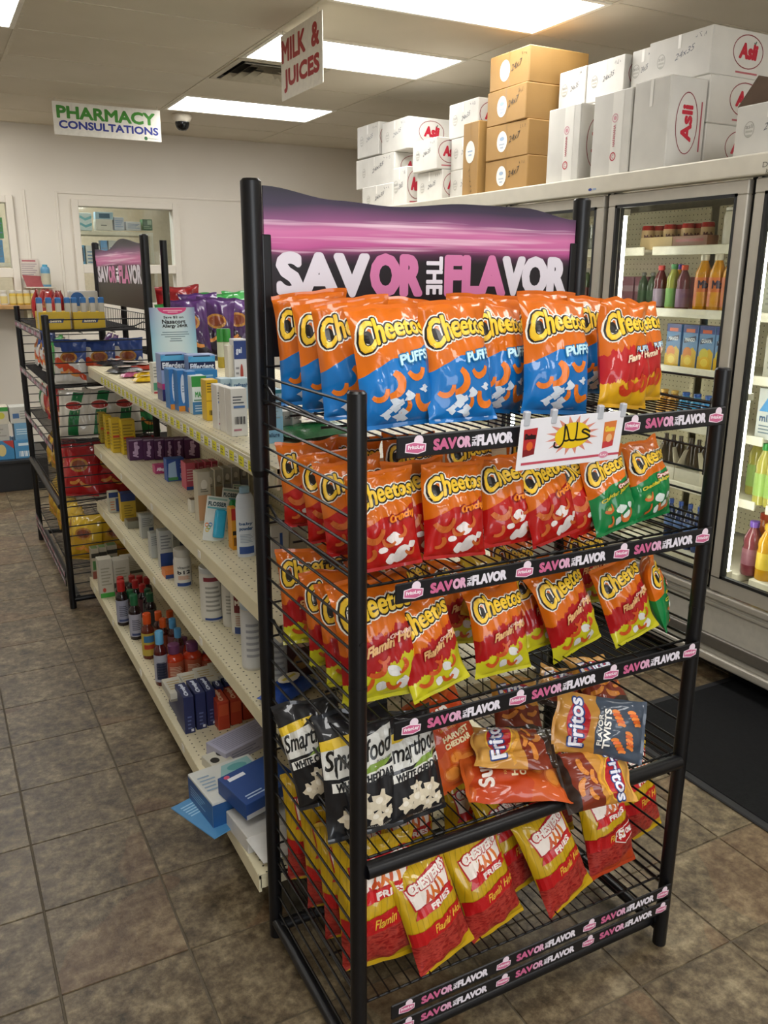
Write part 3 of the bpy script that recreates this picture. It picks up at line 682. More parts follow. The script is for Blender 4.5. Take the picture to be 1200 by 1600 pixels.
def popcorn(p, w, h, cx, cy, r):
    p.poly([(w*cx+w*r*(1+.28*math.sin(5*k*.35+cx*9))*math.cos(k*.35), h*cy+w*r*(1+.28*math.sin(5*k*.35+cx*9))*math.sin(k*.35)) for k in range(18)], '#d9cdb4', 3)
    p.ell(w*(cx-.25*r), h*cy+w*r*.25, w*r*.4, w*r*.36, '#efe7d6', 4, 10); p.ell(w*(cx+.3*r), h*cy-w*r*.2, w*r*.3, w*r*.26, '#e8dec6', 4, 10)
def art_chester(p, w, h, two=False):
    y = h*.74
    p.poly([(-w*.30, h*.60), (w*.36, h*.665), (w*.42, h*.86), (w*.2, h*.895), (-w*.05, h*.86), (-w*.34, h*.80)], '#b8222a', 1)
    p.poly([(-w*.28, h*.615), (w*.34, h*.675), (w*.40, h*.85), (w*.2, h*.88), (-w*.05, h*.845), (-w*.32, h*.79)], '#efe4da', 2)
    outlined(p, "CHESTER'S", -w*.28, w*.37, h*.745, h*.835, '#f3ebe2', '#b8222a', w*.018, 3, .13, .06)
    for k, (cx, cy) in enumerate([(-.05, .68), (.05, .70), (.15, .71), (.24, .715), (0.0, .655), (.12, .665)]): puffshape(p, w*cx, h*cy, w*.2, 1.2+.2*k, '#d9732a' if k % 2 else '#c8501f', 3, .22, .3)
    p.poly([(-w*.34, h*.53), (w*.40, h*.595), (w*.36, h*.635), (w*.40, h*.675), (-w*.26, h*.61), (-w*.30, h*.57)], '#c4161c', 5)
    p.text('FRIES', -w*.06, w*.30, h*.565, h*.62, '#f3e6df', 6, bold=.07, warp=lambda x, y: (x, y+.12*x))
    p.poly([(-w*.475, h*.29), (w*.475, h*.37), (w*.475, h*.50), (-w*.475, h*.42)], '#b81418', 4)
    p.text("Flamin' Hot", -w*.12, w*.42, h*.36, h*.435, '#e6ba3e', 5, bold=.02, shear=.3, warp=lambda x, y: (x, y+.16*x))
    if two:
        p.poly([(w*.0, h*.44), (w*.46, h*.48), (w*.46, h*.35), (w*.2, h*.28), (-w*.02, h*.34)], '#efe4da', 7); p.poly([(w*.015, h*.43), (w*.45, h*.468), (w*.45, h*.358), (w*.2, h*.293), (0, h*.345)], '#b5141c', 8)
        p.text('$2', w*.05, w*.22, h*.34, h*.44, '#f5efe8', 9, bold=.07); p.text('ONLY', w*.24, w*.44, h*.37, h*.43, '#f5efe8', 9, bold=.06)
def art_chester2(p, w, h): art_chester(p, w, h, True)
def art_oval(p, w, h):
    p.ell(0, h*.58, w*.26, h*.13, '#a8742a', 1, 22); p.ell(0, h*.58, w*.20, h*.09, '#7c3a1c', 2, 20)
    for cx, cy, L, a in [(-.1, .25, .3, .3), (.15, .2, .3, -.4)]: puffshape(p, w*cx, h*cy, w*L, a, '#d58a3c', 2, .3, .6)
def art_stripe(p, w, h):
    p.poly([(-w*.20, h*.06), (w*.12, h*.06), (w*.30, h*.94), (-w*.02, h*.94)], '#156b38', 1); p.ell(w*.02, h*.66, w*.3, h*.10, '#e5ded0', 2, 20); p.ell(w*.02, h*.66, w*.25, h*.08, '#a8281f', 3, 20)
ORG, RED = '#cf6608', '#a81010'
M_ = {
 'puffs': bag_material('film_puffs', [(0, '#0a6cb4'), (.52, ORG)], slope=-.22),
 'flamepuffs': bag_material('film_flamepuffs', [(0, '#dba51a'), (.24, '#b5161a'), (.52, ORG)], slope=-.1, jag=.12),
 'crunchy': bag_material('film_crunchy', [(0, '#b00f0c'), (.52, ORG)], slope=-.22),
 'hot': bag_material('film_hot', [(0, '#c2bb1e'), (.29, '#a50f14'), (.55, ORG)], slope=-.25, jag=.10),
 'jala': bag_material('film_jala', [(0, '#0a7a3c'), (.56, ORG)], slope=-.2),
 'fritos': bag_material('film_corn_chip', [(0, '#2a1a12'), (.12, '#7a2a12'), (.42, '#c58a38'), (.8, '#cf9a4a')], slope=-.15),
 'twist': bag_material('film_twist', [(0, '#3c4756'), (.55, '#b98439')], slope=0),
 'sun': bag_material('film_sun', [(0, '#c2521a'), (.35, '#b83f14'), (.9, '#c45a20')], slope=.1, wob=.15),
 'corn': bag_material('film_corn', [(0, '#17181c'), (.9, '#131418')]),
 'chester': bag_material('film_fries', [(0, '#c09a10'), (.055, '#97191a'), (.35, '#c6a012')], slope=-.12, fries=(.055, .35, '#8c1a18', '#b23c30'), stripes='#8f7a10', wob=.02),
 'chester2': bag_material('film_fries_priced', [(0, '#b8401a'), (.10, '#97191a'), (.48, '#c6a012')], slope=-.12, fries=(.10, .48, '#8c1a18', '#b23c30'), stripes='#8f7a10', wob=.02),
 'redbag': bag_material('film_red', [(0, '#a8161a'), (.75, '#8f1216')], slope=.3), 'purple': bag_material('film_purple', [(0, '#241528'), (.35, '#3c1950'), (.8, '#4a2262')], slope=.5),
 'green': bag_material('film_green', [(0, '#1e6b33'), (.6, '#2f8a3c')], slope=.2), 'stripe': bag_material('film_stripe', [(0, '#cfc9bc'), (.9, '#bdb6a8')]),
 'yellow': bag_material('film_yellow', [(0, '#b98f1c'), (.5, '#d0ab2a')], slope=.2), 'bluewhite': bag_material('film_bluewhite', [(0, '#c8c4bc'), (.25, '#c8471f'), (.42, '#c9c5bf'), (.66, '#27407e')], slope=.4, wob=.2)}
SPEC = {'puffs': (.172, .252, .078, art_puffs), 'flamepuffs': (.160, .246, .074, art_flamepuffs), 'crunchy': (.158, .210, .068, art_crunchy), 'hot': (.152, .216, .062, art_hot), 'jala': (.150, .205, .06, art_jala),
 'fritos': (.150, .20, .055, art_fritos), 'twist': (.145, .215, .05, art_twist), 'sun': (.160, .235, .06, art_sun), 'corn': (.168, .262, .066, art_corn), 'chester': (.172, .285, .072, art_chester), 'chester2': (.172, .285, .07, art_chester2),
 'redbag': (.20, .29, .07, art_oval), 'purple': (.22, .33, .07, art_oval), 'green': (.20, .27, .07, art_oval), 'stripe': (.20, .30, .07, art_stripe), 'yellow': (.18, .24, .07, art_oval), 'bluewhite': (.20, .27, .07, art_oval)}
_kits = {}
def kit(kind, var=0):
    k = (kind, var)
    if k not in _kits:
        w, h, d, art = SPEC[kind]
        _kits[k] = bag_kit(w, h, d, hash_seed(kind)+var*1.37, M_[kind], art)
    return _kits[k]
def hash_seed(s): return (sum(ord(c_)*(i+3) for i, c_ in enumerate(s)) % 97)/9.7
def place_bag(kind, label, group, base_p, up, yaw=0.0, scale=1.0, var=0, roll=None):
    """stand a bag on base_p with its long axis along up, front turned by yaw about it"""
    z = Vector(up).normalized(); x = Vector((math.cos(yaw), math.sin(yaw), 0)); x = (x-z*x.dot(z)).normalized(); y = z.cross(x)
    R_ = Matrix(((x.x, y.x, z.x), (x.y, y.y, z.y), (x.z, y.z, z.z)))
    r_ = thing('snack_bag', label, 'snack bag', (0, 0, 0), 0, group)
    r_.matrix_world = Matrix.Translation(base_p) @ R_.to_4x4() @ Matrix.Scale(scale, 4)
    return kit_inst(kit(kind, var), r_)
def bag_px(kind, label, group, bx, by, tx, ty, Yb, lean=.05, yaw=0.0, var=0, scale=None, z=None):
    """bottom and top centre given in photo pixels; distance from the shelf it stands on (Yb) and how far it leans back"""
    h = SPEC[kind][1]
    B = onY(bx, by, Yb)
    if z is not None: B.z = z
    T = onY(tx, ty, Yb+lean)
    lim = RX+.012+SPEC[kind][1]*0+SPEC[kind][0]*.5*math.cos(yaw)
    if kind != 'corn':
        for q in (B, T):
            if q.x < lim: q.x = lim-.004*(q is T)
    s_ = scale or max(.86, min(1.16, (T-B).length/h))
    return place_bag(kind, label, group, B, T-B, yaw, s_, var)
DEG = PI/180
G1, G2, G3, G4, G5 = ('bags on the top rack shelf', 'bags on the second rack shelf', 'bags on the third rack shelf', 'bags on the fourth rack shelf', 'bags on the bottom rack shelf')
# --- top shelf: blue and orange puffs
TOP = [('puffs', 'orange and blue puff bag at the front left corner beside the post', 628, 676, 600, 480, 1.285, .06, -6, 0),
 ('puffs', 'orange and blue puff bag just behind the one at the front left post', 540, 655, 540, 478, 1.40, .05, -14, 1),
 ('puffs', 'orange and blue puff bag second from the back in the left row', 492, 640, 492, 470, 1.50, .04, -14, 0),
 ('puffs', 'orange and blue puff bag at the back of the left row', 448, 618, 446, 458, 1.60, .03, -20, 1),
 ('puffs', 'orange and blue puff bag left of centre, logo fully lit, front row', 722, 658, 700, 480, 1.275, .06, 2, 1),
 ('puffs', 'orange and blue puff bag half hidden, centre, tucked behind its left neighbour', 775, 652, 772, 474, 1.34, .05, 8, 0),
 ('puffs', 'orange and blue puff bag facing squarely out above the paper sign', 870, 650, 864, 466, 1.275, .06, -4, 0),
 ('puffs', 'orange and blue puff bag in shade between the two right-hand front bags', 812, 642, 812, 468, 1.39, .05, 0, 1),
 ('flamepuffs', 'orange, red and yellow hot puff bag at the right end of top shelf', 975, 640, 968, 472, 1.275, .06, 6, 0),
 ('flamepuffs', 'yellow and red hot puff bag peeking out behind the right end bag', 1000, 634, 992, 476, 1.345, .05, 8, 1),
 ('puffs', 'orange top of a puff bag at the back, left of centre', 640, 640, 640, 466, 1.53, .04, 0, 0),
 ('puffs', 'orange top of a puff bag at the back centre under the header', 735, 632, 735, 462, 1.55, .04, 4, 1),
 ('puffs', 'orange top of a puff bag at the back right under the header', 845, 626, 848, 458, 1.52, .04, -4, 1),
 ('puffs', 'orange top of a puff bag behind the red hot puff bags', 925, 622, 925, 466, 1.48, .04, 6, 0)]
for k, l, bx, by, tx, ty, Y, ln, yw, vr in TOP: bag_px(k, l, G1, bx, by, tx, ty, Y, ln, yw*DEG, vr, z=SHELF_Z[0])
SEC = [('crunchy', 'red and orange crunchy bag at the front left corner of second shelf', 607, 890, 588, 742, 1.28, .05, -4, 0),
 ('crunchy', 'red and orange crunchy bag second in the left row of second shelf', 535, 880, 530, 740, 1.39, .05, -16, 1),
 ('crunchy', 'red and orange crunchy bag third in the left row of second shelf', 490, 850, 488, 732, 1.48, .04, -16, 0),
 ('crunchy', 'red and orange crunchy bag at the back left of second shelf', 448, 815, 442, 706, 1.60, .03, -24, 1),
 ('crunchy', 'red and orange crunchy bag wedged behind its brightly lit right neighbour', 664, 880, 645, 732, 1.335, .05, -4, 1),
 ('crunchy', 'red and orange crunchy bag facing squarely out, left of centre, second shelf', 712, 876, 702, 728, 1.28, .05, -2, 0),
 ('crunchy', 'red and orange crunchy bag at the centre of second shelf with glare', 800, 866, 782, 728, 1.30, .05, 2, 1),
 ('crunchy', 'red and orange crunchy bag leaning left below the paper sign', 872, 858, 840, 742, 1.28, .05, 4, 0),
 ('crunchy', 'red crunchy bag leaning left next to the green bags', 925, 846, 890, 735, 1.30, .05, 8, 1),
 ('jala', 'green and orange bag leaning left, lower of the two green bags', 965, 832, 935, 716, 1.275, .05, 4, 0),
 ('jala', 'green and orange bag standing at the right end of second shelf', 1022, 816, 1000, 690, 1.31, .05, 8, 1),
 ('crunchy', 'dark shaded crunchy bag at the back left under the top shelf', 552, 812, 550, 690, 1.60, .03, 2, 0),
 ('crunchy', 'dark shaded crunchy bag at the back centre, logo under the strip', 640, 800, 638, 690, 1.58, .03, 0, 1),
 ('crunchy', 'dark shaded crunchy bag at the back, right of centre, glossy top', 735, 795, 730, 690, 1.55, .03, 4, 0),
 ('crunchy', 'shaded crunchy bag at the back behind the paper sign', 830, 785, 826, 680, 1.52, .03, 0, 1),
 ('crunchy', 'shaded orange topped bag behind the green bags', 930, 775, 930, 672, 1.46, .03, 0, 0)]
for k, l, bx, by, tx, ty, Y, ln, yw, vr in SEC: bag_px(k, l, G2, bx, by, tx, ty, Y, ln, yw*DEG, vr, z=SHELF_Z[1])
THI = [('hot', 'red, orange and yellow hot bag at the front left corner of third shelf', 585, 1082, 566, 905, 1.29, .06, -8, 0),
 ('hot', 'red and yellow hot bag second in the left row of third shelf', 530, 1066, 524, 908, 1.38, .05, -18, 1),
 ('hot', 'red and yellow hot bag third in the left row of third shelf', 492, 1035, 486, 895, 1.47, .04, -18, 0),
 ('hot', 'red and yellow hot bag at the back left of third shelf', 455, 985, 448, 858, 1.60, .03, -22, 1),
 ('hot', 'red, orange and yellow hot bag tilted left in front of the others', 688, 1082, 645, 932, 1.275, .05, 2, 1),
 ('hot', 'red, orange and yellow hot bag upright at the centre of third shelf', 788, 1060, 770, 922, 1.275, .05, -4, 0),
 ('hot', 'yellow bottomed hot bag half hidden right of the centre bag', 853, 1035, 830, 905, 1.35, .05, 2, 1),
 ('hot', 'red, orange and yellow hot bag tilted left, right of centre', 905, 1018, 862, 884, 1.29, .05, 2, 0),
 ('hot', 'red and orange hot bag alone beside the green one, third shelf', 992, 1004, 955, 878, 1.29, .05, -4, 1),
 ('jala', 'green and orange bag turned sideways at the right end of third shelf', 1036, 985, 1002, 866, 1.32, .04, 48, 0),
 ('hot', 'shaded hot bag standing at the back left of centre, third shelf', 712, 1020, 712, 900, 1.44, .04, 0, 0),
 ('hot', 'dark shaded hot bag at the back centre under the second strip', 655, 1000, 640, 880, 1.52, .04, 0, 1),
 ('crunchy', 'dark shaded red bag at the very back of third shelf, left', 545, 965, 545, 872, 1.62, .02, 4, 0),
 ('hot', 'dark shaded hot bag at the back right of third shelf', 915, 955, 912, 850, 1.50, .04, 0, 1),
 ('hot', 'dark shaded hot bag at the back, behind the upright centre bag', 800, 980, 800, 868, 1.52, .04, 0, 0)]
for k, l, bx, by, tx, ty, Y, ln, yw, vr in THI: bag_px(k, l, G3, bx, by, tx, ty, Y, ln, yw*DEG, vr, z=SHELF_Z[2])
bag_px('yellow', 'crumpled lime green bag top showing behind the centre hot bags', G3, 752, 985, 752, 896, 1.42, .05, 0, 1, .62, z=SHELF_Z[2]+.06)
FOU = [('corn', 'large black and white popcorn bag standing behind the front left post', 570, 1300, 550, 1108, 1.30, .06, -6, 0),
 ('corn', 'black and white popcorn bag leaning right, next to the orange bags', 655, 1270, 628, 1120, 1.29, .07, 4, 1),
 ('corn', 'dark popcorn bag turned sideways behind the large popcorn bag', 520, 1285, 490, 1150, 1.42, .06, -32, 1),
 ('sun', 'orange chip bag standing behind the lying orange bag', 725, 1225, 668, 1082, 1.36, .08, 0, 0),
 ('fritos', 'tan corn chip bag standing upright at the back centre, fourth shelf', 812, 1170, 806, 1102, 1.44, .07, 0, 0),
 ('fritos', 'tan corn chip bag at the back right under the third strip', 952, 1150, 938, 1072, 1.44, .06, -6, 1),
 ('fritos', 'tan and red corn chip bag tipped on its side at back', 868, 1150, 876, 1078, 1.50, .06, -6, 0),
 ('twist', 'grey blue corn twist bag lying askew at the right', 985, 1160, 880, 1130, 1.32, .05, 8, 0)]
for k, l, bx, by, tx, ty, Y, ln, yw, vr in FOU[:7]: bag_px(k, l, G4, bx, by, tx, ty, Y, ln, yw*DEG, vr, z=SHELF_Z[3]+(.0 if k != 'fritos' else .01))
def lay_bag(kind, label, bpx, tpx, zb, zt, facing, var=0, scale=.95):
    """a bag lying down: axis between two points, front along 'facing'"""
    B = onZ(*bpx, zb); T = onZ(*tpx, zt); z = (T-B).normalized(); f = Vector(facing); f = (f-z*f.dot(z)).normalized(); x = f.cross(z)*1.0; y = z.cross(x)
    if y.dot(f) > 0: x = -x; y = -y
    r_ = thing('snack_bag', label, 'snack bag', (0, 0, 0), 0, G4)
    r_.matrix_world = Matrix.Translation((B+T)/2-z*SPEC[kind][1]*scale/2) @ Matrix(((x.x, y.x, z.x), (x.y, y.y, z.y), (x.z, y.z, z.z))).to_4x4() @ Matrix.Scale(scale, 4)
    return kit_inst(kit(kind, var), r_)
lay_bag('sun', 'shiny orange chip bag lying flat on the fourth shelf wires', (888, 1205), (712, 1215), .575, .578, (-.1, -.3, 1), 1, .98)
lay_bag('fritos', 'tan and black corn chip bag lying on top of the orange bag', (868, 1172), (735, 1168), .632, .632, (-.05, -.18, 1), 0, .88)
lay_bag('twist', 'grey blue corn twist bag lying askew on the tan bags', (1000, 1145), (872, 1125), .66, .68, (-.15, -1, .45), 0, .95)
lay_bag('fritos', 'golden corn chip bag lying lowest at the right shelf edge', (880, 1225), (985, 1205), .575, .575, (-.1, -.9, .7), 1, .85)
FIF = [('chester', 'yellow and red fries bag standing behind the front left post, bottom shelf', 555, 1478, 520, 1318, 1.31, .05, -10, 0),
 ('chester', 'yellow and red fries bag second in the left row, bottom shelf', 512, 1450, 490, 1296, 1.41, .05, -18, 1),
 ('chester', 'yellow and red fries bag third in the left row, bottom shelf', 482, 1405, 464, 1262, 1.51, .04, -18, 0),
 ('chester', 'yellow and red fries bag at the back of the left row, bottom shelf', 455, 1352, 442, 1220, 1.62, .02, -22, 1),
 ('chester', 'yellow and red fries bag tilted left, first in front of the post', 698, 1503, 646, 1345, 1.255, .06, 2, 1),
 ('chester', 'yellow and red fries bag tilted left, second along the front, bottom shelf', 778, 1465, 728, 1300, 1.275, .07, 0, 0),
 ('chester', 'yellow and red fries bag at the middle of the bottom shelf front', 890, 1422, 835, 1270, 1.27, .07, 2, 1),
 ('chester2', 'red fries bag with a two dollar price badge', 956, 1385, 934, 1232, 1.30, .06, 0, 0),
 ('chester', 'yellow and red fries bag at the right end behind the priced one', 1000, 1352, 985, 1218, 1.37, .05, 6, 0),
 ('chester', 'yellow and red fries bag standing in shade behind the second front bag', 820, 1420, 790, 1288, 1.36, .06, 0, 1),
 ('chester', 'yellow fries bag top under the fourth shelf wires, left', 640, 1395, 632, 1262, 1.47, .05, -4, 0),
 ('chester', 'yellow fries bag top under the fourth shelf wires, centre', 735, 1370, 728, 1240, 1.47, .05, 4, 1),
 ('chester', 'yellow fries bag top under the fourth shelf wires, right', 860, 1330, 855, 1205, 1.48, .05, 0, 0)]
for k, l, bx, by, tx, ty, Y, ln, yw, vr in FIF: bag_px(k, l, G5, bx, by, tx, ty, Y, ln, yw*DEG, vr, z=SHELF_Z[4])
# ================================================================ GONDOLA SHELVING
m, t, b = base('perforated_enamel'); PEG = m        # punched sheet: rows of small holes in cream enamel
tc = t.new('ShaderNodeNewGeometry').outputs['Position']; sp = t.new('ShaderNodeSeparateXYZ'); t.l.new(tc, sp.inputs[0])
def cell(o, per): return t.math('SUBTRACT', t.math('FRACT', t.math('DIVIDE', o, per)), .5)
nrm = t.new('ShaderNodeSeparateXYZ'); t.l.new(t.new('ShaderNodeNewGeometry').outputs['Normal'], nrm.inputs[0])
vert = t.math('GREATER_THAN', t.math('ABSOLUTE', nrm.outputs[0]), .5)
ax = cell(sp.outputs[0], .0254); ay = cell(sp.outputs[1], .0254); az = cell(sp.outputs[2], .0254)
a2 = t.math('ADD', t.math('MULTIPLY', ax, t.math('SUBTRACT', 1.0, vert)), t.math('MULTIPLY', az, vert))
dd = t.math('SQRT', t.math('ADD', t.math('MULTIPLY', a2, a2), t.math('MULTIPLY', ay, ay)))
flat = t.math('MAXIMUM', vert, t.math('GREATER_THAN', nrm.outputs[2], .5))
hole = t.math('MULTIPLY', t.math('LESS_THAN', dd, .105), flat)
c = t.ramp(t.noise(tc, 6, 3), [(.3, lin('#cfc6a6')), (.7, lin('#dcd3b4'))])
t.l.new(t.mix(hole, c, lin('#2b2618')), b.inputs['Base Color']); b.inputs['Roughness'].default_value = .42
SZ = {'top': 1.205, 'mid': .83, 'low': .547, 'base': .165}
SX = {'top': .655, 'mid': .65, 'low': .64, 'base': .575}
GY0, GY1 = 1.735, 4.195
gd = thing('store_shelving', 'long cream metal store shelving unit with punched shelves behind the snack rack', 'shelving', (1.03, (GY0+GY1)/2, 0))
ox, oy = 1.03, (GY0+GY1)/2
def loc(mb): mb.v = [(x-ox, y-oy, z) for x, y, z in mb.v]; return mb
loc(MB().box(1.02, 1.04, GY0, GY1, .0, 1.19)).build('back_panel', PEG, gd)
for y in (GY0+.012, (GY0+GY1)/2, GY1-.012): loc(MB().box(1.005, 1.055, y-.012, y+.012, 0, 1.2)).build('upright', CREAM, gd)
for nm, th in (('top', .05), ('mid', .045), ('low', .045), ('base', .05)):
    z, x0 = SZ[nm], SX[nm]; x1 = 2.06-x0
    if nm == 'top': segs = [(x0, x1)]
    else: segs = [(x0, 1.018), (1.042, x1)]
    for a, c_ in segs:
        for y0, y1 in ((GY0, oy-.001), (oy+.001, GY1)):
            sh = loc(MB().box(a, c_, y0, y1, z-.012, z)).build('shelf', PEG, gd)
            if a == x0 or nm == 'top': loc(MB().box(x0-.001, x0+.006, y0, y1, z-th, z-.0015)).build('shelf_lip', CREAM, sh)
            if c_ == x1 or nm == 'top': loc(MB().box(x1-.006, x1+.001, y0, y1, z-th, z-.0015)).build('shelf_lip', CREAM, sh)
        for y in (GY0, GY1-.004): loc(MB().box(a+.004, c_-.004, y, y+.004, z-.04, z-.0125)).build('bracket', CREAM, gd)
loc(MB().box(.66, 1.40, GY0+.01, GY1-.01, 0, .11)).build('kick_base', mat('#3a3527', .7, name='kick'), gd)
# price rail on the top shelf: clear channel with yellow and white tags
rail = loc(MB().rbox(SX['top']-.0055, SX['top']-.001, GY0+.01, GY1-.05, 1.158, 1.200, .001, seg=1)).build('price_rail', mat('#c8c2a8', .3, name='rail_plastic'), gd)
yt, wt = mat('#d6d018', .5, name='price_tag_yellow'), mat('#dedbd0', .5, name='price_tag_white')
tagm = MB().box(-.0008, .0008, -.016, .016, -.012, .012).mesh('price_tag', yt); tagw = MB().box(-.0008, .0008, -.013, .013, -.011, .011).mesh('price_tag', wt)
tl = MB(); 
for dz in (-.005, .003): tl.box(-.0011, -.0008, -.009, .009, dz-.001, dz+.0012)
tlm = tl.mesh('tag_line', ink('#55503a'))
y = GY0+.05; k = 0
while y < GY1-.35:
    o = obj('price_tag', tagm if k % 2 else tagw, gd, (SX['top']-.0066-ox, y-oy, 1.179)); obj('tag_line', tlm, o)
    y += .033+.004*((k*7) % 3); k += 1
for y in (2.25, 2.86, 3.4, 3.86):
    for nm in ('mid', 'low', 'base'):
        o = obj('price_tag', tagw, gd, (SX[nm]-.002-ox, y-oy+.05*len(nm), SZ[nm]-.022))

# ---------------------------------------------------------------- goods
def face_fn(side, w, d, h):
    """x from 0 to 1 and y from 0 to 1 on one face of a carton (origin at its bottom centre)"""
    if side == 'F': return lambda x, y, o: Vector((-w/2+x*w, -d/2-o, y*h))
    if side == 'L': return lambda x, y, o: Vector((-w/2-o, d/2-x*d, y*h))
    if side == 'R': return lambda x, y, o: Vector((w/2+o, -d/2+x*d, y*h))
    return lambda x, y, o: Vector((-w/2+x*w, -d/2+y*d, h+o))
def carton(name, label, cat, p0, w, d, h, colour, prints=(), rot=0.0, group=None, tilt=None, rough=.45, r=.0012):
    root = MB().rbox(-w/2, w/2, -d/2, d/2, 0, h, min(r, w/6, d/6, h/6), seg=1).build(name, mat(colour, rough, var=.03, name='card'), None)
    M4 = Matrix.Translation(p0) @ Matrix.Rotation(rot, 4, 'Z')
    if tilt: M4 = M4 @ Matrix.Rotation(tilt[0], 4, 'X') @ Matrix.Rotation(tilt[1], 4, 'Y')
    root.matrix_world = M4; tag(root, label, cat, group)
    by = {}
    for pr in prints: by.setdefault(pr[0], []).append(pr[1:])
    for sd, L in by.items():
        p = Print(face_fn(sd, w, d, h), lift=.0003)
        for i, e in enumerate(L):
            ly = 1+i
            if e[0] == 'r': p.rect(*e[1:5], e[5], ly)
            elif e[0] == 't': p.text(e[1], *e[2:6], e[6], ly, bold=.06)
            elif e[0] == 'v': p.text(e[1], *e[2:6], e[6], ly, bold=.05, rot=1)
            elif e[0] == 'e': p.ell(*e[1:5], e[5], ly, 16)
            elif e[0] == 'p': p.poly(e[1], e[2], ly)
            elif e[0] == 'l':
                n = e[5]
                for j in range(n):
                    yy = e[3]+(e[4]-e[3])*(j+.5)/n; p.rect(e[1], e[2]-(e[2]-e[1])*.25*((j*5) % 3)/2, yy-(e[4]-e[3])/n*.2, yy+(e[4]-e[3])/n*.2, e[6], ly)
            elif e[0] == 'b':
                for j in range(9): x_ = e[1]+(e[2]-e[1])*j/9; p.rect(x_, x_+(e[2]-e[1])*(.04+.03*((j*7) % 3)), e[3], e[4], e[5], ly)
        p.build({'F': 'front_print', 'L': 'side_print', 'R': 'side_print', 'T': 'top_print'}[sd], root)
    return root
def fbox(name, label, cat, x0, x1, yb, yt, z, d, colour, prints=(), group=None, rot=0.0):
    """carton facing the aisle end: bottom left/right pixels on its shelf, top pixel row"""
    A = onZ(x0, yb, z); B = onY(x1, yb, A.y); T = onY(x0, yt, A.y); w = abs(B.x-A.x); h = T.z-z
    return carton(name, label, cat, (A.x+w/2, A.y+d/2, z), w, d, h, colour, prints, rot, group)
def sbox(name, label, cat, x0, x1, yb, yt, z, dx, colour, prints=(), group=None):
    """carton whose visible face looks left across the aisle: near bottom corner pixel (x1,yb), far pixel x0"""
    A = onZ(x1, yb, z); lo, hi = A.y, A.y+3
    for _ in range(40):
        mid = (lo+hi)/2
        if proj((A.x, mid, z))[0] > x0: lo = mid
        else: hi = mid
    dy = lo-A.y; T = onX(x1, yt, A.x); h = T.z-z
    return carton(name, label, cat, (A.x+dx/2, A.y+dy/2, z), dx, dy, h, colour, prints, 0, group)
def bottle(name, label, cat, xc, yb, yt, wpx, z, prof, cols, lab=None, group=None, sy=1.0, text=None, X=None):
    """turned bottle: prof = [(r, z, part)] with r and z as fractions; parts body/cap"""
    A = onZ(xc, yb, z) if X is None else onX(xc, yb, X); A.z = z; dep = proj(A)[2]; R = wpx*dep/CF/2; P = A+Vector((A.x, A.y, 0)).normalized()*R*.9; P.z = z
    T = onX(xc, yt, P.x); h = max(T.z-z, .02)
    return bottle_at(name, label, cat, P, R, h, prof, cols, lab, group, sy, text)
def bottle_at(name, label, cat, P, R, h, prof, cols, lab=None, group=None, sy=1.0, text=None):
    r_ = thing(name, label, cat, P, math.atan2(-P[0], P[1])*.0, group)
    body = [(a*R, c_*h) for a, c_, q in prof if q == 'b']; cap = [(a*R, c_*h) for a, c_, q in prof if q == 'c']
    bo = MB().lathe(body, 20, sy=sy).build('body', cols[0], r_, 50)
    if cap: MB().lathe(cap, 20, sy=1.0 if sy == 1 else sy).build('cap', cols[1], r_, 35)
    if lab:
        lo, hi, lc = lab; rr = max(a for a, c_ in body if lo*h-1e-6 <= c_ <= hi*h+1e-6) if any(lo*h-1e-6 <= c_ <= hi*h+1e-6 for a, c_ in body) else R
        q = MB(); n = 24; q.add([((rr+.0006)*math.cos(2*PI*j/n), (rr*sy+.0006)*math.sin(2*PI*j/n), zz) for zz in (lo*h, hi*h) for j in range(n)], [(j, (j+1) % n, n+(j+1) % n, n+j) for j in range(n)])
        la = q.build('paper_label', mat(lc, .5, var=.03, name='label_paper'), r_, 60)
        if text:
            a0 = math.atan2(-P[1], -P[0])+.15
            def fn(x, y, o): an = a0+x/(rr); return Vector(((rr+.0008+o)*math.cos(an), (rr*sy+.0008+o)*math.sin(an), y))
            p = Print(fn, step=rr*.2, lift=.0003); hh_ = (hi-lo)*h
            for tt, f0, f1, col_ in text:
                if tt == '#': p.rect(-rr*.85, rr*.85, lo*h+hh_*f0, lo*h+hh_*f1, col_, 1)
                elif tt == '=':
                    for j in range(6): p.rect(-rr*.7, rr*(.7-.12*(j % 3)), lo*h+hh_*(f0+(f1-f0)*j/6), lo*h+hh_*(f0+(f1-f0)*(j+.45)/6), col_, 1)
                else: p.text(tt, -rr*.75, rr*.75, lo*h+hh_*f0, lo*h+hh_*f1, col_, 2, bold=.06)
            p.build('label_print', la)
    return r_
MEDS = [(.92, 0, 'b'), (1, .02, 'b'), (1, .62, 'b'), (.9, .68, 'b'), (.5, .75, 'b'), (.5, .77, 'b'), (.62, .765, 'c'), (.64, .78, 'c'), (.64, .985, 'c'), (.55, 1, 'c')]
CAN = [(.95, 0, 'b'), (1, .015, 'b'), (1, .9, 'b'), (.96, .905, 'b'), (1.02, .90, 'c'), (1.03, .91, 'c'), (1.03, .985, 'c'), (.97, 1, 'c')]
PILL = [(.95, 0, 'b'), (1, .02, 'b'), (1, .70, 'b'), (.9, .78, 'b'), (.82, .80, 'b'), (.9, .79, 'c'), (.93, .80, 'c'), (.93, .985, 'c'), (.85, 1, 'c')]
TALC = [(.95, 0, 'b'), (1, .02, 'b'), (1, .75, 'b'), (.92, .84, 'b'), (.7, .90, 'b'), (.45, .90, 'c'), (.55, .905, 'c'), (.55, .985, 'c'), (.4, 1, 'c')]
def syrup(c): return mat(c, .12, 0, .6, .03, name='syrup_bottle')
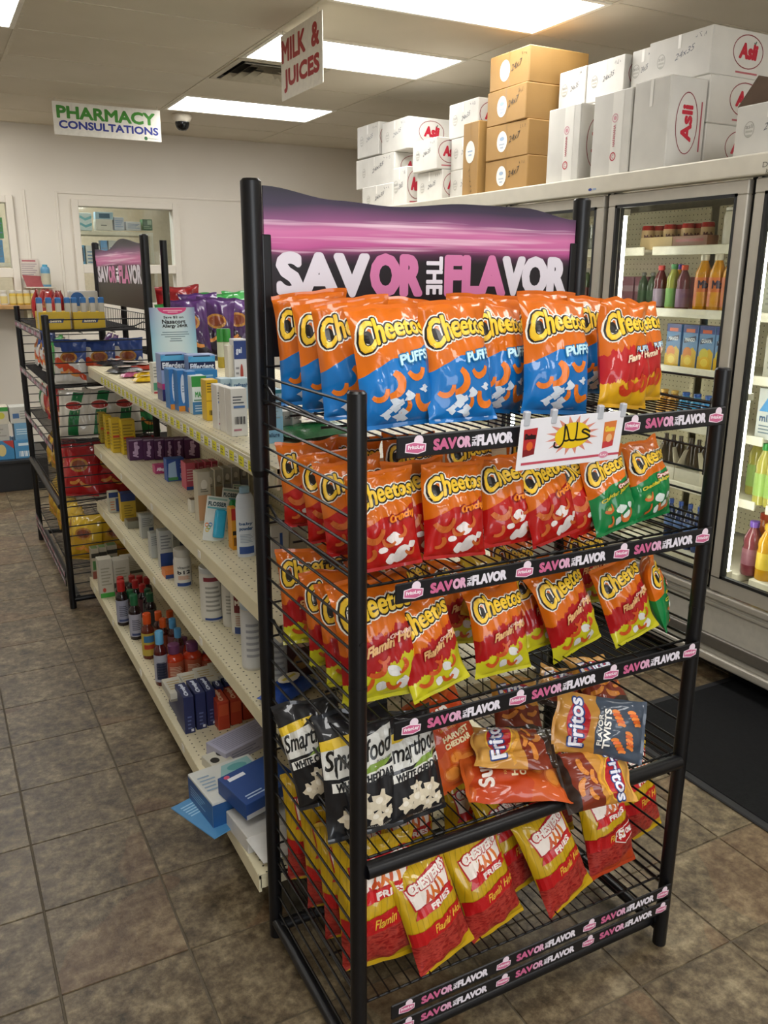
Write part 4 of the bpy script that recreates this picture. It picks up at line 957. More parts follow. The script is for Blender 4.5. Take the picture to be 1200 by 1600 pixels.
def pl(c): return mat(c, .3, name='plastic_cap')
# ---- top shelf
z = SZ['top']
GT = 'goods on the top shelf'
NAS = thing('shelf_talker', 'blue and white allergy coupon card standing behind the denture boxes', 'sign', (0, 0, 0))
A = onZ(242, 580, z); W_ = abs(onY(312, 575, A.y).x-A.x); Hc = onY(236, 481, A.y).z-z
NAS.location = (A.x+W_/2, A.y+.02, z); NAS.rotation_euler = (-.06, 0, 0)
m, t, b = base('coupon_art'); sp = t.new('ShaderNodeSeparateXYZ'); t.l.new(t.new('ShaderNodeTexCoord').outputs['Object'], sp.inputs[0])
g_ = t.math('ADD', t.math('DIVIDE', sp.outputs[2], Hc), t.math('MULTIPLY', t.math('ABSOLUTE', t.math('DIVIDE', sp.outputs[0], W_)), -.0))
edge = t.math('MINIMUM', t.math('MULTIPLY', t.math('ABSOLUTE', t.math('DIVIDE', sp.outputs[0], W_)), 1.7), 1.0)
t.l.new(t.mix(t.math('MULTIPLY', edge, edge), lin('#c8dbe4'), t.ramp(g_, [(.2, lin('#7fc4dc')), (.55, lin('#3f9cc6')), (.95, lin('#3f4f9c'))])), b.inputs['Base Color'])
bd = MB().rbox(-W_/2, W_/2, -.001, .001, 0, Hc, .0005, seg=1).build('card', m, NAS)
p = Print(planefn((-W_/2, -.0011, 0), (W_, 0, 0), (0, 0, Hc)), lift=.0003)
p.poly([(.2, .995)]+[(.5+.32*math.cos(PI+PI*k/12), .995+.11*math.sin(PI+PI*k/12)) for k in range(13)]+[(.82, .995)], '#cf3f80', 1); p.rect(.30, .72, .945, .955, '#f0cbdc', 2); p.rect(.40, .62, .92, .93, '#f0cbdc', 2)
p.text('Save $2 on', .30, .74, .82, .865, '#1c2430', 1, bold=.05); p.text('Nasacort', .26, .78, .74, .81, '#10161f', 1, bold=.06); p.text('Allergy 24HR', .26, .82, .665, .735, '#10161f', 1, bold=.05)
for j, (a, c_) in enumerate([(.25, .82), (.22, .84), (.3, .75), (.42, .66), (.4, .68)]): p.rect(a, c_, .60-.035*j, .612-.035*j, '#5a7486', 1)
p.build('print', bd)
EFF = [('F', 'r', 0, 1, .84, .97, '#4a9fcf'), ('F', 'p', [(0, .86), (1, .86), (.8, .985), (.2, .985)], '#1b3352'), ('F', 'p', [(0, .86), (1, .86), (.85, .96), (.15, .96)], '#5aaed6'), ('F', 'r', 0, 1, .66, .85, '#17224a'), ('F', 't', 'Efferdent', .05, .95, .69, .82, '#e8edf2'),
       ('F', 'r', 0, 1, .25, .37, '#b8347e'), ('F', 'r', 0, 1, 0, .25, '#2b2a6e'), ('F', 'l', .55, .95, .05, .2, 3, '#aab0d0'), ('L', 'r', 0, 1, .25, .37, '#a33275'), ('L', 'r', 0, 1, 0, .25, '#29276a')]
fbox('denture_box', 'blue and purple denture tablet box, left of the pair', 'box', 255, 296, 627, 553, z, .07, '#8fa3cf', EFF, GT)
fbox('denture_box', 'blue and purple denture tablet box, right of the pair', 'box', 298, 339, 628, 555, z, .07, '#8fa3cf', EFF, GT)
fbox('medicine_box', 'small white and green medicine box left of the denture boxes', 'box', 241, 254, 615, 567, z, .05, '#d6d2c2', [('F', 'r', 0, 1, .1, .35, '#4d8f6c'), ('F', 'l', .1, .9, .5, .9, 4, '#8a8a80'), ('F', 'r', 0, 1, 0, .06, '#b03a40')], GT)
for k, (a, c_, yb) in enumerate([(267, 281, 640), (280, 296, 643), (295, 309, 645)]):
    fbox('eye_drop_box', '%s slim blue box with white oval and orange foot, below denture boxes' % ('left', 'middle', 'right')[k], 'box', a, c_, yb, 577+2*k, z, .06, '#2f76b8', [('F', 'e', .5, .55, .22, .36, '#d9e2ea'), ('F', 'r', 0, 1, 0, .13, '#d98a2c'), ('F', 'l', .4, .6, .45, .65, 3, '#7f93a8'), ('T', 'r', 0, 1, 0, 1, '#3d84c4')], GT)
fbox('medicine_box', 'flat blue box behind the slim oval boxes', 'box', 306, 342, 632, 579, z, .07, '#2c7db8', [('F', 'l', .1, .9, .5, .9, 3, '#9cc6de')], GT)
fbox('allergy_box', 'green, white and blue box between the blue and yellow boxes', 'box', 302, 325, 648, 588, z, .055, '#c9d6d8', [('F', 'r', 0, 1, .72, 1, '#2f8a44'), ('F', 'r', 0, 1, 0, .33, '#356f9c'), ('F', 'r', .1, .9, .36, .39, '#2f6f58'), ('F', 'l', .15, .85, .06, .26, 3, '#a8c0d4'), ('F', 't', 'MAX', .2, .8, .45, .6, '#2f8a44')], GT)
fbox('yellow_carton', 'plain yellow carton with black print on the top shelf', 'box', 324, 343, 658, 594, z, .05, '#cfa91e', [('F', 'l', .1, .9, .68, .95, 4, '#6a5410'), ('F', 'r', 0, 1, .48, .5, '#8c7012'), ('F', 'b', .2, .8, .14, .26, '#2a2208')], GT)
for k, (a, c_, yb) in enumerate([(341, 354, 672), (353, 364, 677), (363, 388, 683)]):
    fbox('white_carton', ('small white carton with black barcode next to yellow carton', 'narrow white carton in the middle of the white row', 'wide white carton with barcode beside the rack post')[k], 'box', a, c_, yb, 602+3*k, z, .05, '#d3d0c8', [('F', 'l', .12, .8, .68, .86, 3, '#3d4148'), ('F', 'b', .2, .85, .26, .42, '#26262a'), ('F', 'r', .12, .6, .12, .16, '#a86a78'), ('F', 'r', .15, .85, .60, .65, '#5472a0'), ('T', 'r', .05, .95, .05, .95, '#d9d6ce')], GT)
for k, (a, c_) in enumerate([(346, 364), (364, 392)]):
    fbox('tissue_box', ('left', 'right')[k]+' pale blue carton behind the white cartons', 'box', a, c_, 640, 592, z, .05, '#a9c2cf', [('F', 't', 'refresh', .1, .9, .72, .86, '#41648c')], GT)
fbox('plain_carton', 'plain cream carton standing behind the pale blue cartons', 'box', 358, 369, 612, 540, z, .04, '#d8d3c2', (), GT)
for k, (a, c_) in enumerate([(368, 388), (402, 418)]):
    fbox('lotion_carton', ('white and dark blue carton left of the rack post', 'white and dark blue carton right of the rack post')[k], 'box', a, c_, 612, 530, z, .05, '#d5d6d8', [('F', 'r', 0, 1, .62, .97, '#28407e'), ('F', 't', 'gel', .15, .6, .7, .85, '#c9d2e4'), ('F', 'e', .55, .33, .12, .2, '#a8453c'), ('F', 'l', .1, .35, .1, .5, 4, '#8c8c90')], GT)
for k, xc in enumerate((347, 356)):
    bottle('green_cap_bottle', 'tall green capped bottle with yellow foot on far side of the shelf, %s' % ('left', 'right')[k], 'bottle', xc, 575, 514, 12, z, [(.95, 0, 'b'), (1, .02, 'b'), (1, .66, 'b'), (1.02, .67, 'c'), (1.02, .97, 'c'), (.9, 1, 'c')], [mat('#b9a53a', .4, name='bottle_ochre'), pl('#2f8a34')], (.28, .66, '#c3c7b4'), GT)
fbox('lotion_box', 'tall pale blue carton seen through the rack side wires', 'box', 413, 443, 694, 610, z, .06, '#9ec2d6', [('F', 'r', 0, 1, 0, .5, '#86bcdc'), ('F', 'r', 0, 1, .93, 1, '#2f7f92'), ('F', 't', 'Cetal', .2, .8, .80, .9, '#3a5a74'), ('F', 'l', .15, .85, .45, .75, 5, '#8aa4b2'), ('F', 't', 'allure', .25, .8, .12, .2, '#3c6484')], GT)
for k, (a, c_) in enumerate([(443, 457), (457, 472)]): fbox('grey_carton', ('left', 'right')[k]+' pale grey carton behind rack wires beside the tall pale blue one', 'box', a, c_, 684, 643, z, .05, '#b4b2aa', [('F', 't', 'CARE', .2, .8, .7, .82, '#5c5c5c'), ('F', 'l', .2, .8, .3, .5, 3, '#85857f')], GT)
fbox('white_carton', 'white carton at the back of the top shelf behind the rack', 'box', 415, 440, 640, 596, z, .05, '#cfcdc5', [('F', 'l', .2, .8, .3, .8, 4, '#8f8f8a')], GT)
def pouch(label, px, zz, L, Wd, col, rotz, name='packet', group=None, th=.02, txt=None):
    A = onZ(*px, zz); r_ = thing(name, label, 'packet', A, rotz, group)
    q = MB(); n, k2 = 12, 8; vs = []; fs = []
    for sgn in (1, -1):
        o = len(vs)
        for i in range(n+1):
            for j in range(k2+1):
                U, V_ = -1+2*i/n, -1+2*j/k2
                hgt = th*((1-U**4)*(1-V_**4))**.6*(.8+.4*noise.noise((U*2, V_*2, px[0]*.1)))
                vs.append((U*L/2, V_*Wd/2, th*.35+(hgt*.75 if sgn > 0 else -hgt*.3)))
        for i in range(n):
            for j in range(k2):
                a = o+i*(k2+1)+j; f = (a, a+k2+1, a+k2+2, a+1); fs.append(f if sgn > 0 else f[::-1])
    q.add(vs, fs); f_ = q.build('film', mat(col, .25, spec=.6, var=.2, scale=40, name='packet_film', bump=.3), r_, 60)
    p = Print(lambda x, y, o: Vector((x, y, th*.35+.75*th*((1-min(1, abs(2*x/L))**4)*(1-min(1, abs(2*y/Wd))**4))**.6*1.2+o)), step=Wd/6)
    p.ell(0, 0, L*.22, Wd*.28, '#d8d0c0', 1, 14); p.rect(-L*.15, L*.15, -Wd*.06, Wd*.06, '#8a2f28' if not txt else txt, 2)
    p.build('printed_label', f_); return r_
for k, (px, L, Wd, c_, rz, lab) in enumerate([((180, 570), .16, .10, '#1c1d20', .3, 'black jerky packet lying at the far end of the top shelf, back'), ((205, 574), .17, .10, '#2a2b2e', -.2, 'grey black jerky packet lying beside the coupon card'), ((225, 578), .15, .09, '#a83a2a', .1, 'red and orange jerky packet lying left of the coupon card'), ((195, 582), .15, .09, '#17181a', .5, 'black jerky packet lying nearest the shelf front'), ((206, 590), .09, .05, '#b5577e', .2, 'small pink candy packet on the top shelf edge'), ((227, 590), .10, .055, '#d0a818', .15, 'small yellow candy packet below the coupon card'), ((228, 597), .10, .055, '#d9b21c', .1, 'small yellow candy packet nearest the shelf edge')]):
    pouch(lab, px, z, L, Wd, c_, rz, group='packets on the top shelf', th=.022)
pouch('green foil packet lying at the near end behind the rack wires', (492, 683), z, .20, .13, '#1d6b3c', .25, th=.04)

# ---- second shelf
z = SZ['mid']; GT = 'goods on the second shelf'
YB_ = [('L', 'l', .1, .9, .2, .8, 6, '#8d7410'), ('F', 'l', .1, .9, .1, .9, 9, '#8d7410'), ('F', 'r', .1, .9, .45, .52, '#b53a20')]
for k, (a, c_, yb, yt) in enumerate([(158, 170, 692, 646), (168, 178, 701, 650), (177, 193, 708, 655), (193, 214, 711, 657)]):
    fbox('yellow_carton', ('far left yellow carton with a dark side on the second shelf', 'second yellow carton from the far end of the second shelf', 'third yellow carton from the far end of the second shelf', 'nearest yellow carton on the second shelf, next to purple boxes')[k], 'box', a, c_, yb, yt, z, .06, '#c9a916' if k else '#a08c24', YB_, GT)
ALG = [('F', 'v', 'Allegra', .25, .75, .12, .88, '#c6a8cc'), ('F', 'r', 0, 1, .93, 1, '#8c7a92')]
for k, (a, c_) in enumerate([(203, 226), (226, 243), (243, 259), (259, 274), (274, 289), (290, 314)]):
    fbox('purple_carton', '%s purple allergy carton from the left in the row' % ORD[k], 'box', a, c_-1, 720-.5*k, 687-.4*k, z, .05, '#4c1c4e', ALG, 'purple allergy cartons')
fbox('pink_carton', 'small pink allergy carton lying flat before the purple row', 'box', 243, 264, 741, 728, z, .05, '#b03a70', [('F', 't', 'Allegra', .1, .9, .25, .75, '#eedce6')], GT)
fbox('blue_carton', 'blue carton with a white and green picture on the second shelf', 'box', 262, 290, 753, 718, z, .05, '#27509c', [('F', 'p', [(.05, .2), (.55, .1), (.5, .9), (.1, .8)], '#9fc3e0'), ('F', 'r', .05, .6, .05, .18, '#4d9a58'), ('F', 'v', 'Claritin', .72, .92, .1, .9, '#c6d4ea')], GT)
for k in range(7):
    x_ = 292+10*k
    fbox('pink_carton', ('pink and blue carton in front of the pink row', 'second pink carton in the row behind', 'third pink carton in the row', 'fourth pink carton in the row', 'fifth pink carton in the row', 'sixth pink carton in the row', 'farthest right pink carton in the row')[k]+' on the second shelf', 'box', x_, x_+(15 if k == 0 else 9), 764-6*k if k else 766, 725-1*k if k else 724, z, .06 if k else .07, '#b53f5a' if k else '#c05066', [('F', 'r', 0, 1, 0, .12, '#34549c'), ('F', 'l', .1, .9, .3, .8, 5, '#e0b8bc'), ('T', 'r', .1, .9, .1, .9, '#8f2f48')], 'pink cartons on the second shelf')
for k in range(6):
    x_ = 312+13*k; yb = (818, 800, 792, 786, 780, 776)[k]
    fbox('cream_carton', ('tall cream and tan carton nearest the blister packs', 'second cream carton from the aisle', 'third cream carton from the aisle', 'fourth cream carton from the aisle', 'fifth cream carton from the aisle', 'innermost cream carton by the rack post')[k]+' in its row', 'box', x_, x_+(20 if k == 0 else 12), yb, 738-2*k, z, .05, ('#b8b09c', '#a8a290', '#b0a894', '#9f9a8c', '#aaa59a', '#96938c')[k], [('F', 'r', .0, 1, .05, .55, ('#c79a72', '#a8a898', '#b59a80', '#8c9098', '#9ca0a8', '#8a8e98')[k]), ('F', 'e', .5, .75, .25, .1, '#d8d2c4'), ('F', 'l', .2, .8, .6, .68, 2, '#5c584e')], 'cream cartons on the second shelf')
fbox('open_carton', 'small open white carton on the second shelf beside the cream row', 'box', 299, 311, 802, 782, z, .04, '#cfcabb', [('T', 'r', .08, .92, .08, .92, '#4a3a22')], GT)
def blister(label, x0, x1, yb, yt, z, col, dx=0.0):
    A = onZ(x0, yb, z); B = onY(x1, yb, A.y); T = onY((x0+x1)/2+dx, yt, A.y+.03); w = abs(B.x-A.x); C_ = Vector(((A.x+B.x)/2, A.y, z)); up = T-C_; h = up.length
    zv = up.normalized(); xv = Vector((1, 0, 0)); xv = (xv-zv*xv.dot(zv)).normalized(); yv = zv.cross(xv)
    r_ = thing('blister_pack', label, 'blister pack', (0, 0, 0), 0, 'blister packs on the second shelf'); r_.matrix_world = Matrix.Translation(C_) @ Matrix(((xv.x, yv.x, zv.x), (xv.y, yv.y, zv.y), (xv.z, yv.z, zv.z))).to_4x4()
    cdm = MB().rbox(-w/2, w/2, -.0015, .0015, 0, h, .001, seg=1).build('card', mat('#cfd3cc', .4, name='blister_card'), r_)
    bub = MB().rbox(-w*.1, w*.42, -.02, -.0015, h*.08, h*.72, .008).build('bubble', mat(col, .15, name='floss_bubble'), r_, 60)
    for cx, cy in ((-.28, .32), (-.16, .26), (-.26, .18), (-.14, .36)): pass
    p = Print(planefn((-w/2, -.0016, 0), (w, 0, 0), (0, 0, h)), lift=.0003)
    p.text('FLOSSER', .08, .92, .78, .88, '#2c4a52', 1, bold=.08); p.rect(.06, .94, .92, .97, '#8aa89c', 1); p.rect(.06, .94, .72, .76, '#5fa8b0', 1)
    for cx, cy, c2 in ((.12, .35, '#e0782c'), (.22, .30, '#4aa04c'), (.16, .24, '#d8b22c'), (.28, .36, '#3c78b0')): p.ring(cx, cy, .09, .05, .025, c2, 2, 14)
    p.build('card_print', cdm); return r_
blister('farthest clear and white floss pick pack, behind the green one', 362, 384, 800, 757, z, '#9aa89c', 2)
blister('green floss pick pack leaning behind the blue one', 342, 370, 828, 763, z, '#2f8a4c', 6)
blister('blue floss pick pack leaning at the front of the second shelf', 316, 350, 848, 776, z, '#2fa0c4', 8)
fbox('ointment_box', 'narrow red and amber box between floss packs and powder bottle', 'box', 364, 374, 860, 795, z, .04, '#c98a1c', [('F', 'r', 0, 1, .72, 1, '#b02820'), ('F', 'r', .1, .9, .36, .46, '#1c1408'), ('F', 'r', .2, .7, .1, .3, '#7a4a10')], GT)
bottle('powder_bottle', 'large white baby powder bottle beside the rack post', 'bottle', 386, 872, 762, 30, z, TALC, [mat('#c4cdd6', .35, name='powder_white'), pl('#8fb4cc')], (.05, .70, '#c9d2da'), GT, .6, [('baby', .62, .70, '#3c5c84'), ('powder', .50, .60, '#3c5c84'), ('=', .25, .45, '#8a9cae'), ('#', .0, .16, '#2c4c8c')])
fbox('white_carton', 'white carton with a blue stripe behind the rack, second shelf', 'box', 424, 452, 872, 822, z, .05, '#c3c4c4', [('F', 'r', .5, .66, .1, .75, '#2f55a0'), ('F', 'l', .1, .4, .3, .7, 4, '#888')[0:6]+('#8c8c8c',) if False else ('F', 'r', .1, .4, .6, .64, '#8c8c8c')], GT)
fbox('white_carton', 'plain white carton behind the rack wires, second shelf', 'box', 452, 480, 866, 826, z, .05, '#b9b8b0', [('F', 'r', .2, .7, .4, .44, '#8c8c8c')], GT)

# ---- third shelf
z = SZ['low']; GT = 'goods on the third shelf'
fbox('medicine_box', 'blue and white medicine box at the far end of the third shelf', 'box', 172, 189, 802, 770, z, .05, '#b3b09c', [('F', 'r', 0, 1, .75, 1, '#20386c'), ('F', 'r', .6, .95, .05, .7, '#2a4270'), ('F', 'l', .1, .5, .1, .6, 4, '#b5704a')], GT)
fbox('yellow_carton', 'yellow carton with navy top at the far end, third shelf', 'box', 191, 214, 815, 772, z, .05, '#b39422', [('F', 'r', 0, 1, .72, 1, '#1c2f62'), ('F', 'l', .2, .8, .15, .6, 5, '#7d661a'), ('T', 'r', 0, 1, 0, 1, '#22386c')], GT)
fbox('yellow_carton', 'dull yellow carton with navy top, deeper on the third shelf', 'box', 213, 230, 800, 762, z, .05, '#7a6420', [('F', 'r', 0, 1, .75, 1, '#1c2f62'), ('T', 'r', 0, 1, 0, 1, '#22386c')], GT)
fbox('flat_pack', 'flat clear pack lying on the third shelf', 'packet', 200, 222, 827, 816, z, .07, '#7c7a68', [('T', 'r', .1, .9, .1, .9, '#4a3c2c')], GT)
for k, (a, c_, yb, yt) in enumerate([(222, 242, 842, 806), (237, 253, 873, 834), (252, 272, 890, 830), (271, 289, 862, 826)]):
    fbox('silver_carton', ('grey white carton with a dark label, far one of four', 'short grey carton with black lettering, second of four', 'grey and navy carton standing tallest of the four', 'grey carton at the back of the four')[k], 'box', a, c_, yb, yt, z, .045, '#a8aaa4', [('F', 'r', 0, 1, 0, .42, '#1f3a70') if k == 2 else ('F', 'r', .6, .95, .1, .45, '#3c4a64'), ('F', 'l', .1, .9, .5, .9, 5, '#6f7274'), ('T', 'r', .1, .9, .1, .9, '#8f938c')], 'grey cartons on the third shelf')
fbox('medicine_box', 'small orange and navy box lying flat behind the white bottle', 'box', 259, 280, 905, 893, z, .06, '#c06a2c', [('F', 'r', 0, 1, 0, .5, '#22386c'), ('T', 'r', .1, .9, .1, .9, '#c4732f')], GT)
bottle('supplement_bottle', 'white supplement bottle with blue band alone on the third shelf', 'bottle', 287, 918, 860, 27, z, PILL, [mat('#c6c3b8', .35, name='bottle_white'), pl('#b9b6ac')], (.04, .68, '#c9c6bc'), GT, 1, [('b12', .50, .66, '#1c1c20'), ('=', .28, .45, '#c07a4a'), ('#', .0, .14, '#22407c'), ('vitamin', .72, .84, '#7a7a74')])
WP_ = mat('#bdbab0', .4, name='canister_white')
bottle('fiber_canister', 'tall white canister with small print beside the supplement bottle', 'canister', 333, 972, 888, 35, z, CAN, [WP_, pl('#aeb0ae')], (.04, .88, '#c3c0b6'), GT, 1, [('=', .2, .8, '#8a8880'), ('#', .86, .95, '#7a2430'), ('#', 0, .05, '#26407c')])
bottle('fiber_canister', 'white canister hidden behind the tall small-print one', 'canister', 340, 935, 877, 30, z, CAN, [WP_, pl('#9ea09e')], (.04, .88, '#b3b0a6'), GT)
bottle('fiber_canister', 'narrow white canister left of the maroon labelled one', 'canister', 362, 980, 906, 26, z, CAN, [WP_, pl('#a8aaa8')], (.04, .88, '#bfbcb2'), GT, 1, [('=', .3, .8, '#8a8880')])
bottle('fiber_canister', 'white canister with maroon label and navy foot', 'canister', 377, 993, 914, 28, z, CAN, [WP_, pl('#a8aaa8')], (.04, .88, '#c6c3b9'), GT, 1, [('#', .5, .9, '#6b1c26'), ('Mega', .64, .8, '#e0d8cc'), ('#', 0, .16, '#26407c'), ('=', .2, .45, '#9a6a5a')])
bottle('fiber_canister', 'white canister at the near end beside the rack post', 'canister', 396, 1048, 942, 34, z, CAN, [WP_, pl('#a8b4bc')], (.04, .88, '#bfc0be'), GT, 1, [('=', .2, .85, '#8f9094')])
bottle('fiber_canister', 'white canister seen behind the rack wires, third shelf', 'canister', 434, 1066, 982, 34, z, CAN, [WP_, pl('#9ca4a8')], (.04, .88, '#b3b6b8'), GT, 1, [('=', .1, .9, '#8a8c90')])
fbox('maroon_pack', 'dark maroon pack behind the rack wires, third shelf', 'box', 450, 494, 1062, 1000, z, .05, '#3a1616', [('F', 'e', .5, .4, .3, .2, '#8c6a3c'), ('F', 'r', .2, .8, .75, .85, '#b89a8c')], GT)
pouch('blue and green wipes pack lying at the near end, third shelf', (452, 1085), z, .17, .08, '#23489a', .5, th=.04, txt='#c8b43c')

# ---- bottom shelf
z = SZ['base']; GT = 'goods on the bottom shelf'
for k, (a, c_, yb, yt) in enumerate([(146, 158, 905, 858), (158, 170, 900, 856), (170, 186, 895, 853)]):
    fbox('tea_box', ('left', 'middle', 'right')[k]+' white and green topped carton at the far end of the bottom shelf', 'box', a, c_, yb, yt, z, .06, '#a89f8c', [('F', 'r', 0, 1, .7, .85, '#2c2a24'), ('F', 'r', 0, 1, 0, .25, '#8a4a3c'), ('F', 'r', .1, .5, .3, .6, '#4a7a44'), ('T', 'r', .1, .9, .1, .9, '#5a7f4c')], 'green topped cartons')
for k, (a, c_, yb, yt) in enumerate([(158, 180, 935, 875), (180, 206, 930, 876), (192, 225, 905, 872)]):
    fbox('herbal_box', ('pale carton with a green foot, nearest', 'pale carton right of the green footed one', 'pale carton with dark stripe behind')[k]+' at the bottom shelf far end', 'box', a, c_, yb, yt, z, .06, '#b9b4a4', [('F', 'r', 0, 1, 0, .12, '#3f9a3c') if k == 0 else ('F', 'r', 0, 1, .2, .35, '#4a4a44'), ('F', 'l', .15, .85, .3, .8, 6, '#94907f'), ('F', 'e', .3, .2, .12, .06, '#b0463a')], 'pale cartons on the bottom shelf')
dk = syrup('#1c0e12')
def syr(lab, xc, yb, yt, wp, body, cap, lc, tx=None): bottle('syrup_bottle', lab, 'bottle', xc, yb, yt, wp, z, MEDS, [body, pl(cap)], (.08, .58, lc), 'syrup bottles on the bottom shelf', 1, tx)
WT = [('=', .3, .8, '#4a4c58'), ('#', .05, .15, '#2c3a64')]
syr('dark syrup bottle with red cap nearest the shelf edge', 194, 978, 916, 19, dk, '#a8201f', '#8f90a0', WT)
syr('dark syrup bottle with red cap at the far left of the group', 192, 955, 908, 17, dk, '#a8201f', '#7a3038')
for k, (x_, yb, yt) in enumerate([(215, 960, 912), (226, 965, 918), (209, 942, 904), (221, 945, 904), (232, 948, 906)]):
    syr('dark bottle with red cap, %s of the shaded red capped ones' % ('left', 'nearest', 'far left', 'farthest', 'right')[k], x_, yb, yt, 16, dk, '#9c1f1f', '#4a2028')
syr('dark syrup bottle with green cap nearest the shelf edge', 214, 1000, 937, 19, dk, '#1c5a38', '#9a9aa8', WT)
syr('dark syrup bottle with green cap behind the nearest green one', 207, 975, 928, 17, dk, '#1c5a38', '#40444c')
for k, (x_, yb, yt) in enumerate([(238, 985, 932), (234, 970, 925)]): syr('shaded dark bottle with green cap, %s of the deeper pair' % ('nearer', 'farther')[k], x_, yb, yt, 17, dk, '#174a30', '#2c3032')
syr('orange capped syrup bottle with yellow and blue label', 234, 1030, 966, 20, syrup('#5a2010'), '#c44a18', '#b09a3c', [('#', .6, .9, '#2f6a94'), ('#', .3, .5, '#a83a24')])
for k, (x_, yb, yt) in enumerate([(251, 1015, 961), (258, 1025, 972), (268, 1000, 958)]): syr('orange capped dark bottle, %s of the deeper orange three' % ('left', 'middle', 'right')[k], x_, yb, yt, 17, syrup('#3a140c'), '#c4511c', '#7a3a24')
syr('tall dark red syrup bottle with light blue cap at the shelf front', 254, 1072, 995, 20, syrup('#4a0f10'), '#5a9cc4', '#9a9ba6', [('=', .2, .8, '#5a5c68'), ('#', .1, .7, '#232a44')])
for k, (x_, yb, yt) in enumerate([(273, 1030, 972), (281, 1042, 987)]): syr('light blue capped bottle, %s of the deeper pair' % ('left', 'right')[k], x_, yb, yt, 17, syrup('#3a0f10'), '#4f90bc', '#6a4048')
orj = syrup('#b8371a')
for k, (x_, yb, yt, wp) in enumerate([(275, 1068, 1012, 29), (303, 1062, 1007, 29), (287, 1040, 1000, 26), (328, 1058, 1012, 28)]):
    syr('clear orange red bottle with purple cap, %s of the four' % ('nearest', 'second nearest', 'rear', 'innermost')[k], x_, yb, yt, wp, orj, '#6a3a5c', '#b0563c', [('=', .3, .8, '#d8b8a4')])
for k in range(5):
    x_ = 266+24*k
    carton('toothpaste_tray', ('nearest the shelf edge', 'second from the edge', 'middle one', 'fourth from the edge', 'innermost')[k]+' white and gold carton lying on the navy cartons', 'box', onZ(x_+14, 1092-9*k, z+.085)+Vector((0, .05, 0)), .062, .12, .03, '#b8b4a6', [('T', 'l', .15, .85, .2, .8, 4, '#a08c5c'), ('F', 'r', 0, 1, 0, .3, '#7a7468')], 0, 'white cartons above the navy ones')
for k, (a, c_, yb, yt) in enumerate([(277, 288, 1122, 1090), (290, 306, 1148, 1090), (308, 324, 1141, 1084), (325, 339, 1135, 1080), (340, 352, 1120, 1074), (353, 366, 1112, 1068)]):
    fbox('toothache_box', '%s navy oral gel carton from the aisle edge' % ORD[k], 'box', a, c_, yb, yt, z, .11, '#1c2450', [('F', 'l', .3, .7, .1, .5, 4, '#55608c'), ('F', 'r', .6, .85, .05, .12, '#c6c8d4'), ('T', 'v', 'Orajel', .25, .75, .08, .9, '#c8cede')], 'navy cartons on the bottom shelf')
for k, (a, c_, yb, yt) in enumerate([(342, 360, 1142, 1098), (361, 379, 1134, 1094), (380, 398, 1126, 1090)]):
    fbox('toothache_box', '%s orange oral gel carton from the aisle edge' % ORD[k], 'box', a, c_, yb, yt, z, .10, '#b03a20', [('F', 'r', .1, .9, .5, .9, '#c0502c'), ('T', 'v', 'Orajel', .25, .75, .08, .9, '#e0b89c')], 'orange cartons on the bottom shelf')
carton('first_aid_carton', 'long pale lilac carton lying askew near the rack post', 'box', onZ(372, 1178, z)+Vector((.03, .03, 0)), .22, .10, .045, '#a9a8bc', [('T', 'l', .05, .95, .1, .9, 9, '#86869a'), ('F', 'l', .1, .6, .2, .8, 3, '#7c7c94')], .35, GT)
carton('small_carton', 'small black and white spotted carton beneath the lilac one', 'box', onZ(334, 1205, z)+Vector((.02, .02, 0)), .07, .08, .03, '#c6c3b4', [('T', 'e', .3, .4, .2, .2, '#26241f'), ('T', 'e', .75, .7, .18, .2, '#26241f'), ('F', 'r', .5, .8, 0, 1, '#26241f')], .2, GT)
carton('bandage_carton', 'large white and blue carton with teal art at the shelf edge', 'box', onZ(352, 1285, z+.0)+Vector((.045, .075, 0)), .19, .17, .085, '#c9cbc6', [('F', 'r', 0, 1, 0, .9, '#1f4f86'), ('L', 'r', 0, 1, 0, .92, '#1c4a80'), ('T', 'p', [(.35, .55), (.6, .5), (.95, .6), (.95, .95), (.5, .9)], '#8fb8ba'), ('T', 'e', .7, .75, .16, .1, '#5c9a9c'), ('T', 'e', .3, .12, .10, .09, '#c05a2c'), ('T', 'l', .06, .3, .3, .8, 5, '#8aa0b4'), ('L', 'l', .1, .7, .3, .7, 4, '#7fa4c8')], .12, GT)
carton('bandage_carton', 'dark blue carton lying tilted on the white and blue one', 'box', onZ(400, 1262, z+.09)+Vector((.03, .06, 0)), .17, .14, .05, '#1b3f7c', [('T', 'l', .1, .5, .1, .25, 2, '#a8bcd8'), ('T', 'r', .1, .4, .75, .85, '#d8dce4'), ('T', 'e', .12, .9, .05, .05, '#c0506c'), ('F', 'r', 0, 1, 0, .3, '#b4b6b8')], .25, GT, (.08, -.06))
carton('flat_leaflet', 'light blue flat card sticking out over the shelf edge', 'card', onZ(335, 1268, z+.004), .15, .20, .004, '#4a86b4', [('T', 'l', .1, .6, .6, .9, 5, '#9cc4dc')], .35, GT)
r_ = thing('open_carton', 'opened white carton with its flap hanging over the shelf end', 'box', onZ(395, 1330, z)+Vector((.06, .05, 0)), .1, GT)
cw = mat('#c2c0ba', .5, name='white_card')
MB().rbox(-.08, .09, -.05, .09, 0, .05, .002, seg=1).build('body', cw, r_)
MB().add([(-.085, -.05, .048), (.05, -.05, .052), (.03, -.13, .02), (-.07, -.12, .015), (-.085, -.05, .046), (.05, -.05, .050), (.03, -.13, .018), (-.07, -.12, .013)], [(0, 3, 2, 1), (4, 5, 6, 7), (0, 1, 5, 4), (2, 3, 7, 6), (1, 2, 6, 5), (3, 0, 4, 7)]).build('flap', cw, r_)
